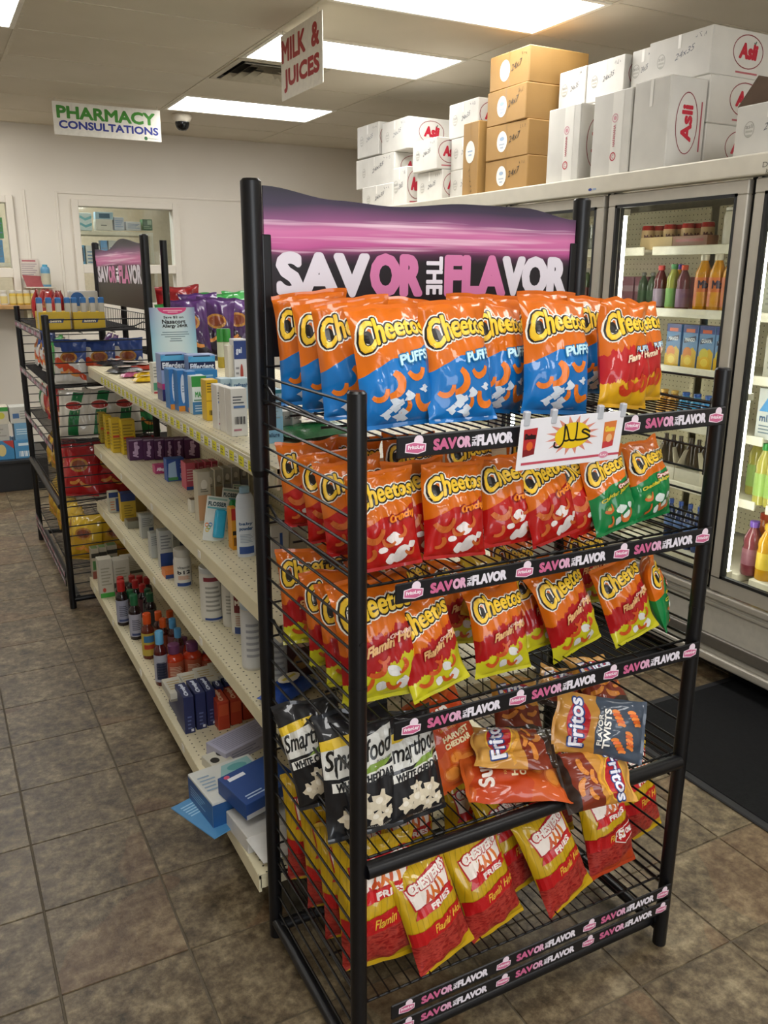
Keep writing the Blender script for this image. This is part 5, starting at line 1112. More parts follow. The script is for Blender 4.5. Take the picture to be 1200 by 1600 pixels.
# ================================================================ GLASS-DOOR COOLER
CX, CY0, CY1, CZ = 2.75, .70, 6.12, 2.05       # door plane, ends along the wall, roof height
cl = thing('display_cooler', 'long walk-in cooler with glass doors in metal frames along the right wall', 'cooler', (CX, (CY0+CY1)/2, 0))
oy = (CY0+CY1)/2
def cloc(mb): mb.v = [(x-CX, y-oy, z) for x, y, z in mb.v]; return mb
PANEL = mat('#b5b0a4', .45, name='cooler_panel'); INNER = mat('#bdb6a2', .5, name='cooler_lining'); SEAL = mat('#131315', .6, name='door_gasket')
XB = 3.72
cloc(MB().rbox(CX-.06, CX+.02, CY0, CY1, 1.975, CZ, .006)).build('header_beam', STEEL, cl)
cloc(MB().box(CX+.02, XB, CY0, CY1, 2.02, CZ)).build('roof', STEEL, cl)
cloc(MB().box(XB-.04, XB, CY0, CY1, .05, 2.02)).build('back_lining', INNER, cl)
for y in (CY0, CY1-.04): cloc(MB().box(CX+.02, XB-.04, y, y+.04, .05, 2.02)).build('end_wall', PANEL, cl)
cloc(MB().rbox(CX-.035, CX+.03, CY0, CY1, .115, .36, .008)).build('base_panel', PANEL, cl)
cloc(MB().rbox(CX-.05, CX+.03, CY0, CY1, .36, .385, .004)).build('sill_trim', ALU, cl)
cloc(MB().rbox(CX-.045, CX+.03, CY0, CY1, .330, .345, .003)).build('sill_trim', ALU, cl)
cloc(MB().rbox(CX-.055, CX+.03, CY0, CY1, .088, .125, .012, seg=3)).build('bumper_rail', ALU, cl)
cloc(MB().rbox(CX-.05, CX+.03, CY0, CY1, .150, .205, .01, seg=3)).build('bumper_rail', mat('#77726a', .4, .5, name='bumper_grey'), cl)
cloc(MB().box(CX+.10, CX+.14, CY0, CY1, 0, .10)).build('toe_kick', mat('#0c0c0d', .8, name='toe_kick'), cl)
cloc(MB().box(CX+.03, XB, CY0, CY1, .30, .36)).build('cooler_floor', INNER, cl)
gr = MB()
yy = CY0+.1
while yy < CY1-.1: gr.box(CX+.05, CX+.10, yy, yy+.010, .372, .376); yy += .022
cloc(gr).build('air_grille', STEEL, cl)
cloc(MB().box(CX+.04, CX+.12, CY0+.05, CY1-.05, .36, .368)).build('grille_slot', SEAL, cl)
# doors
PITCH_Y = .763; D0 = 2.262                     # hinge line of the door that shows in full
edges = [D0+PITCH_Y*k for k in range(-2, 6)]
for y in edges:
    cloc(MB().box(CX-.010, CX+.05, y-.022, y+.022, .385, 1.978)).build('mullion', SEAL, cl)
    tb = cloc(MB().cyl((CX+.085, y+.012, .45), (CX+.085, y+.012, 1.90), .014, 14)).build('lamp_tube', emit('#fffdf4', TUBE, 'cooler_tube'), cl, 40)
    for zz in (.43, 1.17, 1.90): cloc(MB().box(CX+.05, CX+.10, y-.008, y+.032, zz-.014, zz+.014)).build('tube_clip', STEEL, cl)
fw = .052
for i, y in enumerate(edges[:-1]):
    y0, y1, z0, z1 = y+.014, y+PITCH_Y-.014, .392, 1.968
    d = MB(); d.rbox(CX-.038, CX-.008, y0, y1, z0, z0+fw+.012, .004, seg=1); d.rbox(CX-.038, CX-.008, y0, y1, z1-fw, z1, .004, seg=1); d.rbox(CX-.038, CX-.008, y0, y0+fw, z0+fw, z1-fw+.001, .004, seg=1); d.rbox(CX-.038, CX-.008, y1-fw, y1, z0+fw, z1-fw+.001, .004, seg=1)
    dr = cloc(d).build('door', ALU, cl)
    g2 = MB(); e = .006
    g2.box(CX-.030, CX-.026, y0+fw-.002, y1-fw+.002, z0+fw+.010, z1-fw+.002)
    cloc(g2).build('glass_pane', glass_mat(), dr)
    gk = MB(); a, c_, s_, u_ = y0+fw-e, y1-fw+e, z0+fw+.012-e, z1-fw+e
    for (p0, p1, q0, q1) in ((a, a+2*e, s_, u_), (c_-2*e, c_, s_, u_), (a, c_, s_, s_+2*e), (a, c_, u_-2*e, u_)): gk.box(CX-.0395, CX-.020, p0, p1, q0, q1)
    cloc(gk).build('gasket', SEAL, dr)
    hb = MB(); hb.rbox(CX-.075, CX-.062, y0+.015, y0+.040, .86, 1.17, .005); hb.box(CX-.064, CX-.036, y0+.018, y0+.036, .87, .89); hb.box(CX-.064, CX-.036, y0+.018, y0+.036, 1.14, 1.16)
    cloc(hb).build('handle', mat('#1c1c1f', .4, name='handle_black'), dr)
    for zz in (z0, z1): cloc(MB().cyl((CX-.022, y1-.004, zz-.006), (CX-.022, y1-.004, zz+.006), .006, 8)).build('hinge', STEEL, dr)
# brand sticker and the scrawl on the beam
p = Print(planefn((CX-.0605, 0, 0), (0, -1, 0), (0, 0, 1)))
q0 = onX(925, 296, CX-.06); p.ell(-q0.y-.012, q0.z, .012, .006, '#27408c', 1, 14); p.rect(-q0.y+.004, -q0.y+.028, q0.z-.004, q0.z+.004, '#8fa0b8', 1)
q1 = onX(1196, 262, CX-.06); p.text('DR', -q1.y-.012, -q1.y+.03, q1.z+.002, q1.z+.02, '#5c584c', 1); p.text('K', -q1.y+.005, -q1.y+.018, q1.z-.022, q1.z-.004, '#5c584c', 1)
st = obj('beam_marks', p.mesh('beam_marks'), cl); st.location = (-CX, -oy, 0)
# inner shelves (three bays in view)
SHX = 3.0; SHELF = [1.745, 1.475, 1.222, .975, .700, .40]
SM = mat('#d2ccb8', .45, name='cooler_shelf')
bays = [edges[1], edges[2], edges[3]]
for y in edges[1:5]:
    for zz in SHELF[:-1]:
        sh = cloc(MB().box(SHX, 3.62, y+.035, y+PITCH_Y-.02, zz-.010, zz)).build('cooler_shelf', SM, cl)
        cloc(MB().rbox(SHX-.012, SHX, y+.035, y+PITCH_Y-.02, zz-.026, zz+.012, .003, seg=1)).build('price_channel', mat('#dcd6c2', .35, name='channel'), sh)
    lo = cloc(MB().rbox(SHX-.06, 3.62, y+.035, y+PITCH_Y-.02, .36, .40, .004, seg=1)).build('cooler_shelf', SM, cl)
    cloc(MB().box(3.40, 3.41, y+.03, y+PITCH_Y-.02, .42, 1.95)).build('rear_board', PEG, cl)
# ---- goods in the cooler (y along the shelf, x just behind the price channel)
JUICE = [(.9, 0, 'b'), (1, .03, 'b'), (1, .50, 'b'), (.92, .56, 'b'), (1, .62, 'b'), (.95, .70, 'b'), (.55, .84, 'b'), (.42, .88, 'b'), (.42, .90, 'b'), (.50, .89, 'c'), (.52, .90, 'c'), (.52, .99, 'c'), (.45, 1, 'c')]
SODA = [(.85, 0, 'b'), (1, .06, 'b'), (.95, .4, 'b'), (1, .6, 'b'), (.8, .75, 'b'), (.35, .88, 'b'), (.35, .91, 'b'), (.42, .905, 'c'), (.42, .99, 'c'), (.36, 1, 'c')]
def cool(name, label, cat, px, yrow, zi, r, h, prof, cols, lab=None, X=SHX+.05, text=None, group=None):
    y = onX(px, yrow, X).y
    return bottle_at(name, label, cat, Vector((X, y, SHELF[zi]+.0005)), r, h, prof, cols, lab, group, 1, text)
def jm(c): return mat(c, .12, 0, .6, .04, name='juice')
# canned drinks in a carton tray, top shelf
TIN = [(.9, 0, 'b'), (1, .04, 'b'), (1, .9, 'b'), (.88, .98, 'b'), (.86, .975, 'c'), (.88, .98, 'c'), (.88, 1, 'c'), (.8, 1, 'c')]
for k, px in enumerate((1013, 1030, 1047, 1062, 1075, 1092, 1106)):
    cool('drink_can', 'red drink can in the cardboard tray, %s from the left' % ORD[k], 'can', px, 360, 0, .029, .115, TIN, [mat('#a82018', .25, .3, name='can_red'), mat('#c8c0b0', .3, .7, name='can_lid')], (.2, .8, '#c9a878'), SHX+.12+.05*(k % 2), [('Malt', .3, .7, '#5a1a12')], 'red cans in the cooler')
y0, y1 = onX(1005, 365, SHX+.04).y, onX(1110, 365, SHX+.04).y
for lab, a, c_, col_ in (('low tan cardboard tray under the red cans, left', (y0+y1)/2, y0, '#b39a6c'), ('low brown cardboard tray under the red cans, right', y1, (y0+y1)/2, '#8a5a3c')):
    carton('card_tray', lab, 'tray', (SHX+.06, (a+c_)/2, SHELF[0]), .07, c_-a-.002, .055, col_, [('L', 'r', .1, .9, .55, .75, '#9c3a2c')] if 'right' in lab else [], 0, 'trays in the cooler')
cool('jug', 'white plastic jug at the right end of the top cooler shelf', 'jug', 1150, 355, 0, .05, .16, [(.95, 0, 'b'), (1, .05, 'b'), (1, .8, 'b'), (.9, .9, 'b'), (.9, .92, 'c'), (.92, .99, 'c'), (.8, 1, 'c')], [mat('#cfc9b8', .4, name='jug'), pl('#d8d4c6')], None, SHX+.06)
# second shelf: teas and orange juice
for k, (px, c_, cap, lc, h, lab) in enumerate([(1030, '#5a2a2c', '#b03a2c', '#8c7a8a', .20, 'purple red tea bottle with red cap behind glass'), (1050, '#9a9c4a', '#3f8a4c', '#6f9a50', .205, 'pale green tea bottle with green cap'), (1066, '#6a3a44', '#c84a24', '#8a6a84', .20, 'plum coloured juice bottle with orange red cap'), (1059, '#c08a2c', '#6a4aa0', '#b8862c', .205, 'amber bottle with violet cap behind the plum one')]):
    cool('juice_bottle', lab, 'bottle', px, 465, 1, .030, h, JUICE, [jm(c_), pl(cap)], (.08, .48, lc), SHX+(.12 if k == 3 else .06), None, 'bottles on the second cooler shelf')
for k, px in enumerate((1096, 1118, 1139)):
    cool('orange_drink_bottle', 'orange juice bottle with white cap, %s of three' % ('left', 'middle', 'right')[k], 'bottle', px, 466, 1, .035, .245, JUICE, [jm('#c98a14'), pl('#cfc8b4')], (.1, .60, '#c8682c'), SHX+.05, [('Mix', .62, .9, '#241c38'), ('#', .0, .5, '#d0901c')], 'orange juice bottles')
for k, px in enumerate((1004, 1018, 1030)): cool('water_bottle', 'grey green bottle dim behind the lamp tube, %s' % ('left', 'middle', 'right')[k], 'bottle', px, 460, 1, .025, .17, SODA, [jm('#5a6a54'), pl('#8a8a84')], (.2, .5, '#4f6a4c'), SHX+.22, None, 'dim bottles on the second cooler shelf')
for k, px in enumerate((990, 1010, 1040, 1075)): carton('frozen_pack', 'pink frozen pack at the back of the second cooler shelf, %s' % ORD[k], 'packet', (SHX+.33, onX(px, 420, SHX+.33).y, SHELF[1]), .06, .10, .15, '#9a5a68', [('L', 'r', .1, .9, .5, .7, '#b88a94')], 0, 'pink packs in the cooler')
# third shelf: four drink cartons with fruit
for k, px in enumerate((1046, 1072, 1098, 1124)):
    mango = k < 2
    carton('juice_carton', '%s fruit juice carton from the left, %s' % (ORD[k], 'orange mango print' if mango else 'yellow guava print'), 'carton', (SHX+.06, onX(px, 568, SHX+.02).y, SHELF[2]+.0005), .06, .084, .195, '#5f86b0', [('L', 'r', 0, 1, .82, 1, '#35407a'), ('L', 'r', .2, .8, .83, .91, '#c85a2c'), ('L', 'p', [(.1, .58), (.9, .66), (.9, .76), (.1, .68)], '#26304a'), ('L', 't', 'MANGO' if mango else 'GUAVA', .18, .84, .62, .71, '#dfe4ea'), ('L', 'p', [(.0, 0), (1, 0), (1, .4), (.75, .5), (0, .3)], '#c9a41c'), ('L', 'e', .4, .36, .3, .14, '#d07a24' if mango else '#c8b83c'), ('L', 'e', .48, .18, .34, .14, '#dcae1c'), ('L', 'e', .48, .18, .24, .09, '#e8cc4c'), ('T', 'r', .1, .9, .1, .9, '#7a3a44')], 0, 'fruit juice cartons')
# fourth shelf: blue drinks
for k, (px, c_) in enumerate([(1036, '#b07a24'), (1052, '#a8742a'), (1070, '#3a8ab8'), (1088, '#3a8ab8'), (1106, '#2f78b0')]):
    cool('sport_drink', '%s squat drink bottle, %s, on the fourth cooler shelf' % (ORD[k], 'amber' if k < 2 else 'light blue'), 'bottle', px, 640, 3, .033, .14, JUICE, [jm(c_), pl('#2c58a4' if k > 1 else '#c8a04c')], (.1, .5, '#6aa4c4' if k > 1 else '#b88a3c'), SHX+.05, None, 'drinks on the fourth cooler shelf')
# fifth shelf: open carrier boxes
for k, px in enumerate((1045, 1085)):
    y = onX(px, 740, SHX+.08).y
    r_ = thing('carrier_box', '%s open white carrier box on the fifth cooler shelf' % ('left', 'right')[k], 'box', (SHX+.09, y, SHELF[4]), 0, 'carrier boxes')
    wd_ = .075
    MB().box(-.06, .06, -wd_, wd_, 0, .06).build('body', mat('#c6c0ae', .5, name='carrier_card'), r_)
    for s_ in (-1, 1): MB().add([(-.06, s_*wd_, .06), (.06, s_*wd_, .06), (.045, s_*wd_*.55, .15), (-.045, s_*wd_*.55, .15), (-.06, s_*(wd_-.003), .06), (.06, s_*(wd_-.003), .06), (.045, s_*(wd_*.55-.003), .15), (-.045, s_*(wd_*.55-.003), .15)], [(0, 1, 2, 3), (7, 6, 5, 4), (0, 4, 5, 1), (2, 6, 7, 3), (1, 5, 6, 2), (0, 3, 7, 4)]).build('flap', mat('#b5aa94', .5, name='carrier_flap'), r_)
    for i in range(3): MB().lathe([(.02, 0), (.022, .02), (.022, .09), (.01, .12), (.01, .14)], 12, (0, -.045+.045*i, .061)).build('bottle', mat('#3a2a1c', .2, name='brown_bottle'), r_, 50)
# dairy tubs seen between rack and cooler top right
for k, px in enumerate((1050, 1072, 1094)): cool('milk_tub', '%s white tub with green mark under the top strip' % ('left', 'middle', 'right')[k], 'tub', px, 660, 3, .035, .10, CAN, [mat('#c9c6ba', .4, name='tub'), pl('#bcb9ae')], (.1, .6, '#b9c0ac'), SHX+.0-.005+.16, None, 'white tubs')
# bottom: blue water bottles
for k, px in enumerate((1045, 1060, 1075, 1090, 1104)):
    cool('water_bottle', '%s dark blue water bottle from the left at the cooler bottom' % ORD[k], 'bottle', px, 830, 5, .026, .215, SODA, [jm('#1f3362'), pl('#2c4f9c')], (.35, .6, '#4a6aa4'), SHX+.02, None, 'blue water bottles')
# near bay (right picture edge)
for k, (px, py) in enumerate([(1188, 780), (1204, 790), (1176, 768)]): cool('tea_bottle', ('pale green tea bottle with green cap at the right picture edge', 'pale green tea bottle cut off by the picture edge', 'pale green tea bottle behind, next to the lamp tube')[k], 'bottle', px, py, 4, .034, .26, JUICE, [jm('#a8a04a'), pl('#2f8a3c')], (.15, .52, '#8fae54'), SHX+.03+.12*(k == 2), None, 'green tea bottles in the near bay')
for k, (px, c_, cap, h) in enumerate([(1172, '#6a2c34', '#6a4a9c', .235), (1196, '#c8921c', '#c8a01c', .24), (1186, '#b0561c', '#b84424', .25)]): cool('juice_bottle', ('dark red juice bottle with orange shoulder and violet cap', 'yellow juice bottle at the right edge of the cooler bottom', 'amber juice bottle with red cap behind the yellow one')[k], 'bottle', px, 880, 5, .038, h, JUICE, [jm(c_), pl(cap)], (.2, .5, ('#7a4a54', '#d8b83c', '#b86a2c')[k]), SHX-.01+.1*(k == 2), None, 'juices at the bottom of the near bay')
carton('milk_carton', 'white milk carton with blue print at the right picture edge', 'carton', (SHX+.06, onX(1196, 680, SHX+.02).y, SHELF[3]+.0005), .09, .10, .21, '#c9cbc6', [('L', 'p', [(.1, .55), (.9, .55), (.6, .95)], '#5a9ad0'), ('L', 't', 'milk', .15, .85, .35, .5, '#3a5a7c'), ('L', 'l', .15, .85, .1, .3, 3, '#6a7c88')], 0)
for k in range(3): carton('milk_carton', 'pale carton deeper in the near bay on the %s shelf' % ('top', 'second', 'third')[k], 'carton', (SHX+.08, onX(1190, 400+120*k, SHX+.02).y-.03, SHELF[k]+.0005), .09, .12, .17, ('#b9b4a4', '#a8a898', '#b4b0a2')[k], [('L', 'l', .15, .85, .2, .8, 5, '#8a8a80')], 0)
# far bay goods, seen past the header
for i, (zi, col_, nm) in enumerate([(0, '#8f9288', 'grey'), (1, '#5c6a4a', 'green'), (2, '#9a7a3c', 'amber')]):
    for k, px in enumerate((915, 932, 946)):
        cool('drink_bottle', '%s %s bottle in the cooler bay beside the header board' % (('left', 'middle', 'right')[k], nm), 'bottle', px, (385, 440, 540)[i], zi, .036, (.13, .19, .2)[i], JUICE if i else CAN, [jm(col_), pl('#a8a498')], (.15, .5, ('#9c9e94', '#7a4a44', '#a85a34')[i]), SHX+.06, None, 'bottles in the bay by the header')

# ================================================================ CARTONS ON THE COOLER ROOF
BW, BR = '#c4c1ba', '#93703c'
rb = random.Random(3)
def roofbox(label, x, y0, y1, z0, z1, dx, colour, style, rot=0.0, group='cartons on the cooler roof', taped=True):
    dy = y1-y0; h = z1-z0
    c_ = colour
    r_ = thing('carton', label, 'carton', (x+dx/2, (y0+y1)/2, z0), rot, group)
    bod = MB().rbox(-dx/2, dx/2, -dy/2, dy/2, 0, h, .004, seg=1).build('body', mat(c_, .6, var=.05, scale=9, name='corrugated_card', bump=.08), r_)
    p = Print(lambda x_, y_, o: Vector((-dx/2-o, -x_, y_+h/2)), lift=.0006)
    P2 = Print(lambda x_, y_, o: Vector((x_, -dy/2-o, y_+h/2)), lift=.0006)
    tp = '#c7b184' if c_ == BR else '#d9d6cf'
    if style == 'brown':
        p.rect(-.006, .006, -h/2+.002, h/2-.002, '#8a6836', 1); p.ell(-dy*.10, 0, h*.26, h*.30, '#d8d4cc', 2, 22); p.ell(-dy*.10, h*.08, h*.12, h*.06, '#8ca0b8', 3, 12); p.rect(-dy*.10-h*.14, -dy*.10+h*.14, -h*.10, -h*.06, '#9aa4b0', 3); p.rect(-dy*.10-h*.08, -dy*.10+h*.08, -h*.20, -h*.15, '#9aa4b0', 3)
        p.text('24x7', dy*.06, dy*.32, -h*.08, h*.10, '#2a1f10', 2, shear=.2, warp=lambda a, c2: (a, c2+.22*(a-dy*.06))); p.scribble(dy*.30, dy*.44, h*.26, h*.38, '#3a2a14', rb, 3, 2)
    elif style == 'tall':
        p.rect(-.004, .004, -h/2+.002, h/2-.002, '#8a6836', 1); p.ell(0, h*.10, dy*.30, dy*.38, '#d8d4cc', 2, 22); p.rect(-dy*.16, dy*.16, h*.10, h*.12, '#8ca0b8', 3); p.rect(-dy*.10, dy*.10, h*.05, h*.07, '#8ca0b8', 3)
        for k in range(5): p.scribble(-dy*.16+.006*k, dy*.1+.006*k, -h*(.12+.07*k)-.02, -h*(.12+.07*k), '#2a1f10', rb, 1, 2)
    elif style == 'white':
        p.text('24x35', -dy*.06, dy*.24, -h*.05, h*.08, '#4a4c56', 1, shear=.25, warp=lambda a, c2: (a, c2+.25*(a+dy*.06))); p.scribble(dy*.22, dy*.42, h*.30, h*.42, '#3a3c46', rb, 3)
        p.ring(-dy*.28, h*.02, h*.13, h*.16, .003, '#9a988f', 1, 18); p.text('asli', -dy*.28-h*.09, -dy*.28+h*.09, h*.04, h*.12, '#7a7870', 1); p.rect(-dy*.28-h*.09, -dy*.28+h*.09, -h*.04, h*.0, '#a8a69c', 1); p.rect(-dy*.28-h*.06, -dy*.28+h*.06, -h*.12, -h*.08, '#a8a69c', 1)
    elif style == 'tallwhite':
        p.rect(dy*.02, dy*.30, -h/2+.003, h/2-.003, '#d6d3cc', 1)
        p.ring(dy*.10, h*.18, .018, .018, .004, '#c48a94', 2, 18); p.ell(dy*.10, h*.18, .009, .009, '#c48a94', 2, 12); p.text('HAFANANA', dy*.10-.007, dy*.10+.007, -h*.16, h*.10, '#b04a5a', 2, rot=1, bold=.03); p.ring(dy*.10, -h*.28, .018, .018, .005, '#b0283a', 2, 18); p.text('C', dy*.10-.006, dy*.10+.006, -h*.28-.008, -h*.28+.008, '#b0283a', 2)
    if style in ('white', 'plain'): p.rect(-.008, .008, h*.2, h/2-.002, '#dcd9d2', 2)
    # maker's oval on the end facing the aisle end
    if style in ('white', 'asli', 'plain', 'tallwhite') and dx > .12:
        s_ = min(dx*.36, h*.40) if style != 'plain' else min(dx*.36, h*.2)
        if style == 'plain' or style == 'tallwhite':
            P2.ring(0, 0, dx*.30, h*.34, .004, '#7c2430', 1, 30); P2.text('Asli', -dx*.15, dx*.15, -h*.2, h*.2, '#b01f34', 1, bold=.06, rot=1); P2.rect(dx*.36, dx*.40, -h*.3, h*.25, '#9c4a54', 1)
        else:
            P2.ring(0, h*.06, s_*1.25, h*.36, .004, '#7c2430', 1, 30); P2.text('Asli', -s_*.75, s_*.8, h*-.10, h*.24, '#b01f34', 1, bold=.07, shear=.15); P2.rect(-s_*.9, s_*.9, -h*.40, -h*.36, '#a85a60', 1); P2.stroke([(s_*.45, h*.27), (s_*.5, h*.22), (s_*.6, h*.30)], .006, '#2c4a3c', 1)
    if style == 'asli': pass
    if p.mb.v: p.build('side_print', bod)
    if P2.mb.v: P2.build('end_print', bod)
    return r_
Z0 = CZ
BZ = [2.05, 2.216, 2.385, 2.554, 2.722]
for k in range(4): roofbox('brown carton, %s of the four stacked beside the tall white ones' % ('bottom', 'second from bottom', 'third from bottom', 'topmost')[k], 2.79-.004*k+(.012 if k == 3 else 0), 3.71+.01*k, 4.085-.004*k, BZ[k]+.0005*k, BZ[k+1], .38, BR, 'brown', (.0, .02, -.02, .015)[k])
roofbox('narrow brown carton standing on end left of the brown stack', 2.765, 4.125, 4.275, Z0, 2.432, .16, BR, 'tall')
roofbox('white carton standing on end right of the brown stack', 2.725, 3.245, 3.475, Z0, 2.376, .20, BW, 'tallwhite')
roofbox('white carton standing on end, middle of the three tall ones', 2.715, 2.915, 3.150, Z0, 2.383, .20, BW, 'tallwhite')
roofbox('large plain white carton standing on end with oval mark on its near end', 2.715, 2.705, 2.905, Z0, 2.393, .205, BW, 'plain')
for k, (z0, z1) in enumerate([(Z0, 2.232), (2.233, 2.416), (2.417, 2.597)]): roofbox('white carton with red oval mark, %s of the stack at right' % ('bottom', 'middle', 'top')[k], 2.925, 2.70+.01*(k == 2), 3.06, z0, z1, .42, BW, 'white' if k == 2 else 'asli')
E2x = 2.935
roofbox('white carton in the upper row behind the first tall white one', E2x+.02, 3.50, 3.70, 2.42, 2.600, .22, BW, 'white'); roofbox('white carton in the upper row behind the middle tall white one', E2x, 3.215, 3.47, 2.42, 2.592, .22, BW, 'white')
roofbox('white carton low behind the first tall white one', E2x+.02, 3.49, 3.71, Z0, 2.418, .30, BW, ''); roofbox('white carton low behind the middle tall white one', E2x, 3.18, 3.48, Z0, 2.418, .30, BW, '')
roofbox('white carton in the upper row left of the red oval stack', E2x+.03, 3.065, 3.205, 2.42, 2.598, .22, BW, 'white'); roofbox('white carton low behind the large plain one', E2x+.03, 3.068, 3.17, Z0, 2.418, .30, BW, '')
g_ = roofbox('open white carton with brown flap at the right picture edge', 2.735, 2.10, 2.385, Z0, 2.225, .30, BW, 'white')
MB().add([(-.15, .1425, .175), (.12, .1425, .175), (.12, .09, .275), (-.12, .09, .275), (-.15, .1395, .174), (.12, .1395, .174), (.12, .087, .273), (-.12, .087, .273)], [(0, 1, 2, 3), (7, 6, 5, 4), (0, 4, 5, 1), (2, 6, 7, 3), (1, 5, 6, 2), (0, 3, 7, 4)]).build('flap', mat('#4a382a', .7, name='card_inside'), g_)
# left cluster of white cartons
WX = 2.80
W = [('white carton with a taped top at the far end, upper of the far column', 2.99, 5.72, 6.06, 2.455, 2.670, .20, 'white'),
 ('white carton with red oval end, top of the far group', 2.975, 5.27, 5.64, 2.44, 2.637, .36, 'white'),
 ('white carton in the middle tier at the far end', 2.97, 5.45, 6.04, 2.238, 2.438, .30, 'white'),
 ('white carton in the bottom tier at the far end', 2.93, 5.40, 5.86, Z0, 2.236, .30, 'white'),
 ('narrow white carton on end in the bottom tier', 2.80, 4.975, 5.15, Z0, 2.290, .14, 'white'),
 ('white carton leaning out above the bottom tier, far group', 2.80, 4.61, 4.90, 2.238, 2.415, .18, 'white'),
 ('white carton with ink marks in the bottom tier, far group', 2.835, 4.60, 4.90, Z0, 2.236, .16, 'white'),
 ('top white carton of the column next to the narrow brown one', 2.885, 4.315, 4.62, 2.40, 2.588, .20, 'white'),
 ('middle white carton of the column behind the narrow brown one', 2.885, 4.33, 4.59, 2.226, 2.399, .20, 'white'),
 ('bottom white carton of the column behind the narrow brown one', 2.885, 4.33, 4.592, Z0, 2.225, .20, 'white'),
 ('white carton at the back of the far group, mostly hidden', 3.36, 4.99, 5.40, 2.30, 2.66, .25, 'white'),
 ('white carton low at the back of the far group', 3.36, 4.97, 5.42, Z0, 2.299, .25, '')]
for lab, x, y0, y1, z0, z1, dx, st_ in W: roofbox(lab, x, y0, y1, z0, z1, dx, BW, st_)
# ================================================================ FAR END: rack goods, counter, pharmacy
G6 = 'bags on the far rack'
FX, FY0, FY1 = .49, 4.24, 5.53
def fbag(kind, label, x, y, z, yaw, lean=.05, var=0, scale=1.0, side=0.0):
    place_bag(kind, label, G6, Vector((x, y, z)), Vector((lean*math.cos(yaw+PI/2), lean*math.sin(yaw+PI/2)+side, SPEC[kind][1])), yaw, scale, var)
def prow(kind, what, zi, xs_ys, yaw=-PI/2, lean=.06, scale=.95, shelf='second'):
    for k, (x, y) in enumerate(xs_ys): fbag(kind, '%s %s from near end, far rack %s shelf' % (ORD[k], what, shelf), x, y, SHELF_Z[zi], yaw, lean, k % 2, scale)
def prow2(zi, shelf, ends, fronts, lean=.07):
    """ends: bags turned to the near side of the rack (x offset, kind, scale); fronts: bags facing the aisle behind them"""
    for k, (dx, dy, kind, what, sc, yw) in enumerate(ends):
        fbag(kind, '%s %s at the near end of far rack %s shelf' % (('front', 'second', 'third', 'fourth')[k], what, shelf), FX+dx, FY0+dy, SHELF_Z[zi], yw, lean, k % 2, sc)
    for k, (dy, kind, what, sc) in enumerate(fronts):
        fbag(kind, '%s %s facing the aisle on far rack %s shelf' % (ORD[k], what, shelf), FX+.07, FY0+dy, SHELF_Z[zi], -PI/2+.1*(k % 3-1), lean, k % 2, sc)
BWO, STR, RDB, YLB = 'blue, white and orange bag', 'green and white striped bag', 'shiny red bag', 'yellow bag'
prow2(1, 'second', [(.10, .10, 'bluewhite', BWO, .80, -.45), (.24, .08, 'bluewhite', BWO, .80, -.2), (.38, .09, 'bluewhite', BWO, .80, -.1)], [(.34, 'stripe', 'pale bag', .72), (.54, 'green', 'green bag', .8), (.74, 'bluewhite', BWO, .8), (.94, 'bluewhite', BWO, .8), (1.14, 'bluewhite', BWO, .8)])
prow2(2, 'third', [(.10, .12, 'stripe', STR, .80, -.45), (.22, .09, 'stripe', STR, .82, -.3), (.34, .08, 'stripe', STR, .82, -.2), (.44, .14, 'green', 'dark green bag', .85, -.2)], [(.34, 'bluewhite', 'orange and white bag', .8), (.54, 'redbag', 'brown red bag', .78), (.74, 'redbag', 'brown red bag', .78), (.94, 'redbag', 'brown red bag', .78), (1.14, 'stripe', 'pale bag', .75)])
prow2(3, 'fourth', [(.10, .10, 'redbag', RDB, .92, -.5), (.25, .09, 'redbag', RDB, .94, -.25), (.40, .09, 'redbag', RDB, .94, -.1)], [(.36, 'redbag', RDB, .9), (.58, 'redbag', RDB, .9), (.80, 'yellow', 'amber bag', .95), (1.02, 'yellow', 'amber bag', .95)])
prow2(4, 'bottom', [(.10, .12, 'yellow', YLB, .98, -.6), (.25, .09, 'yellow', YLB, .95, -.3), (.40, .09, 'yellow', YLB, .95, -.2)], [(.32, 'yellow', YLB, .95), (.48, 'yellow', YLB, .95), (.64, 'yellow', YLB, .95), (.80, 'yellow', YLB, .95), (.96, 'yellow', YLB, .95), (1.12, 'yellow', YLB, .95)], .05)
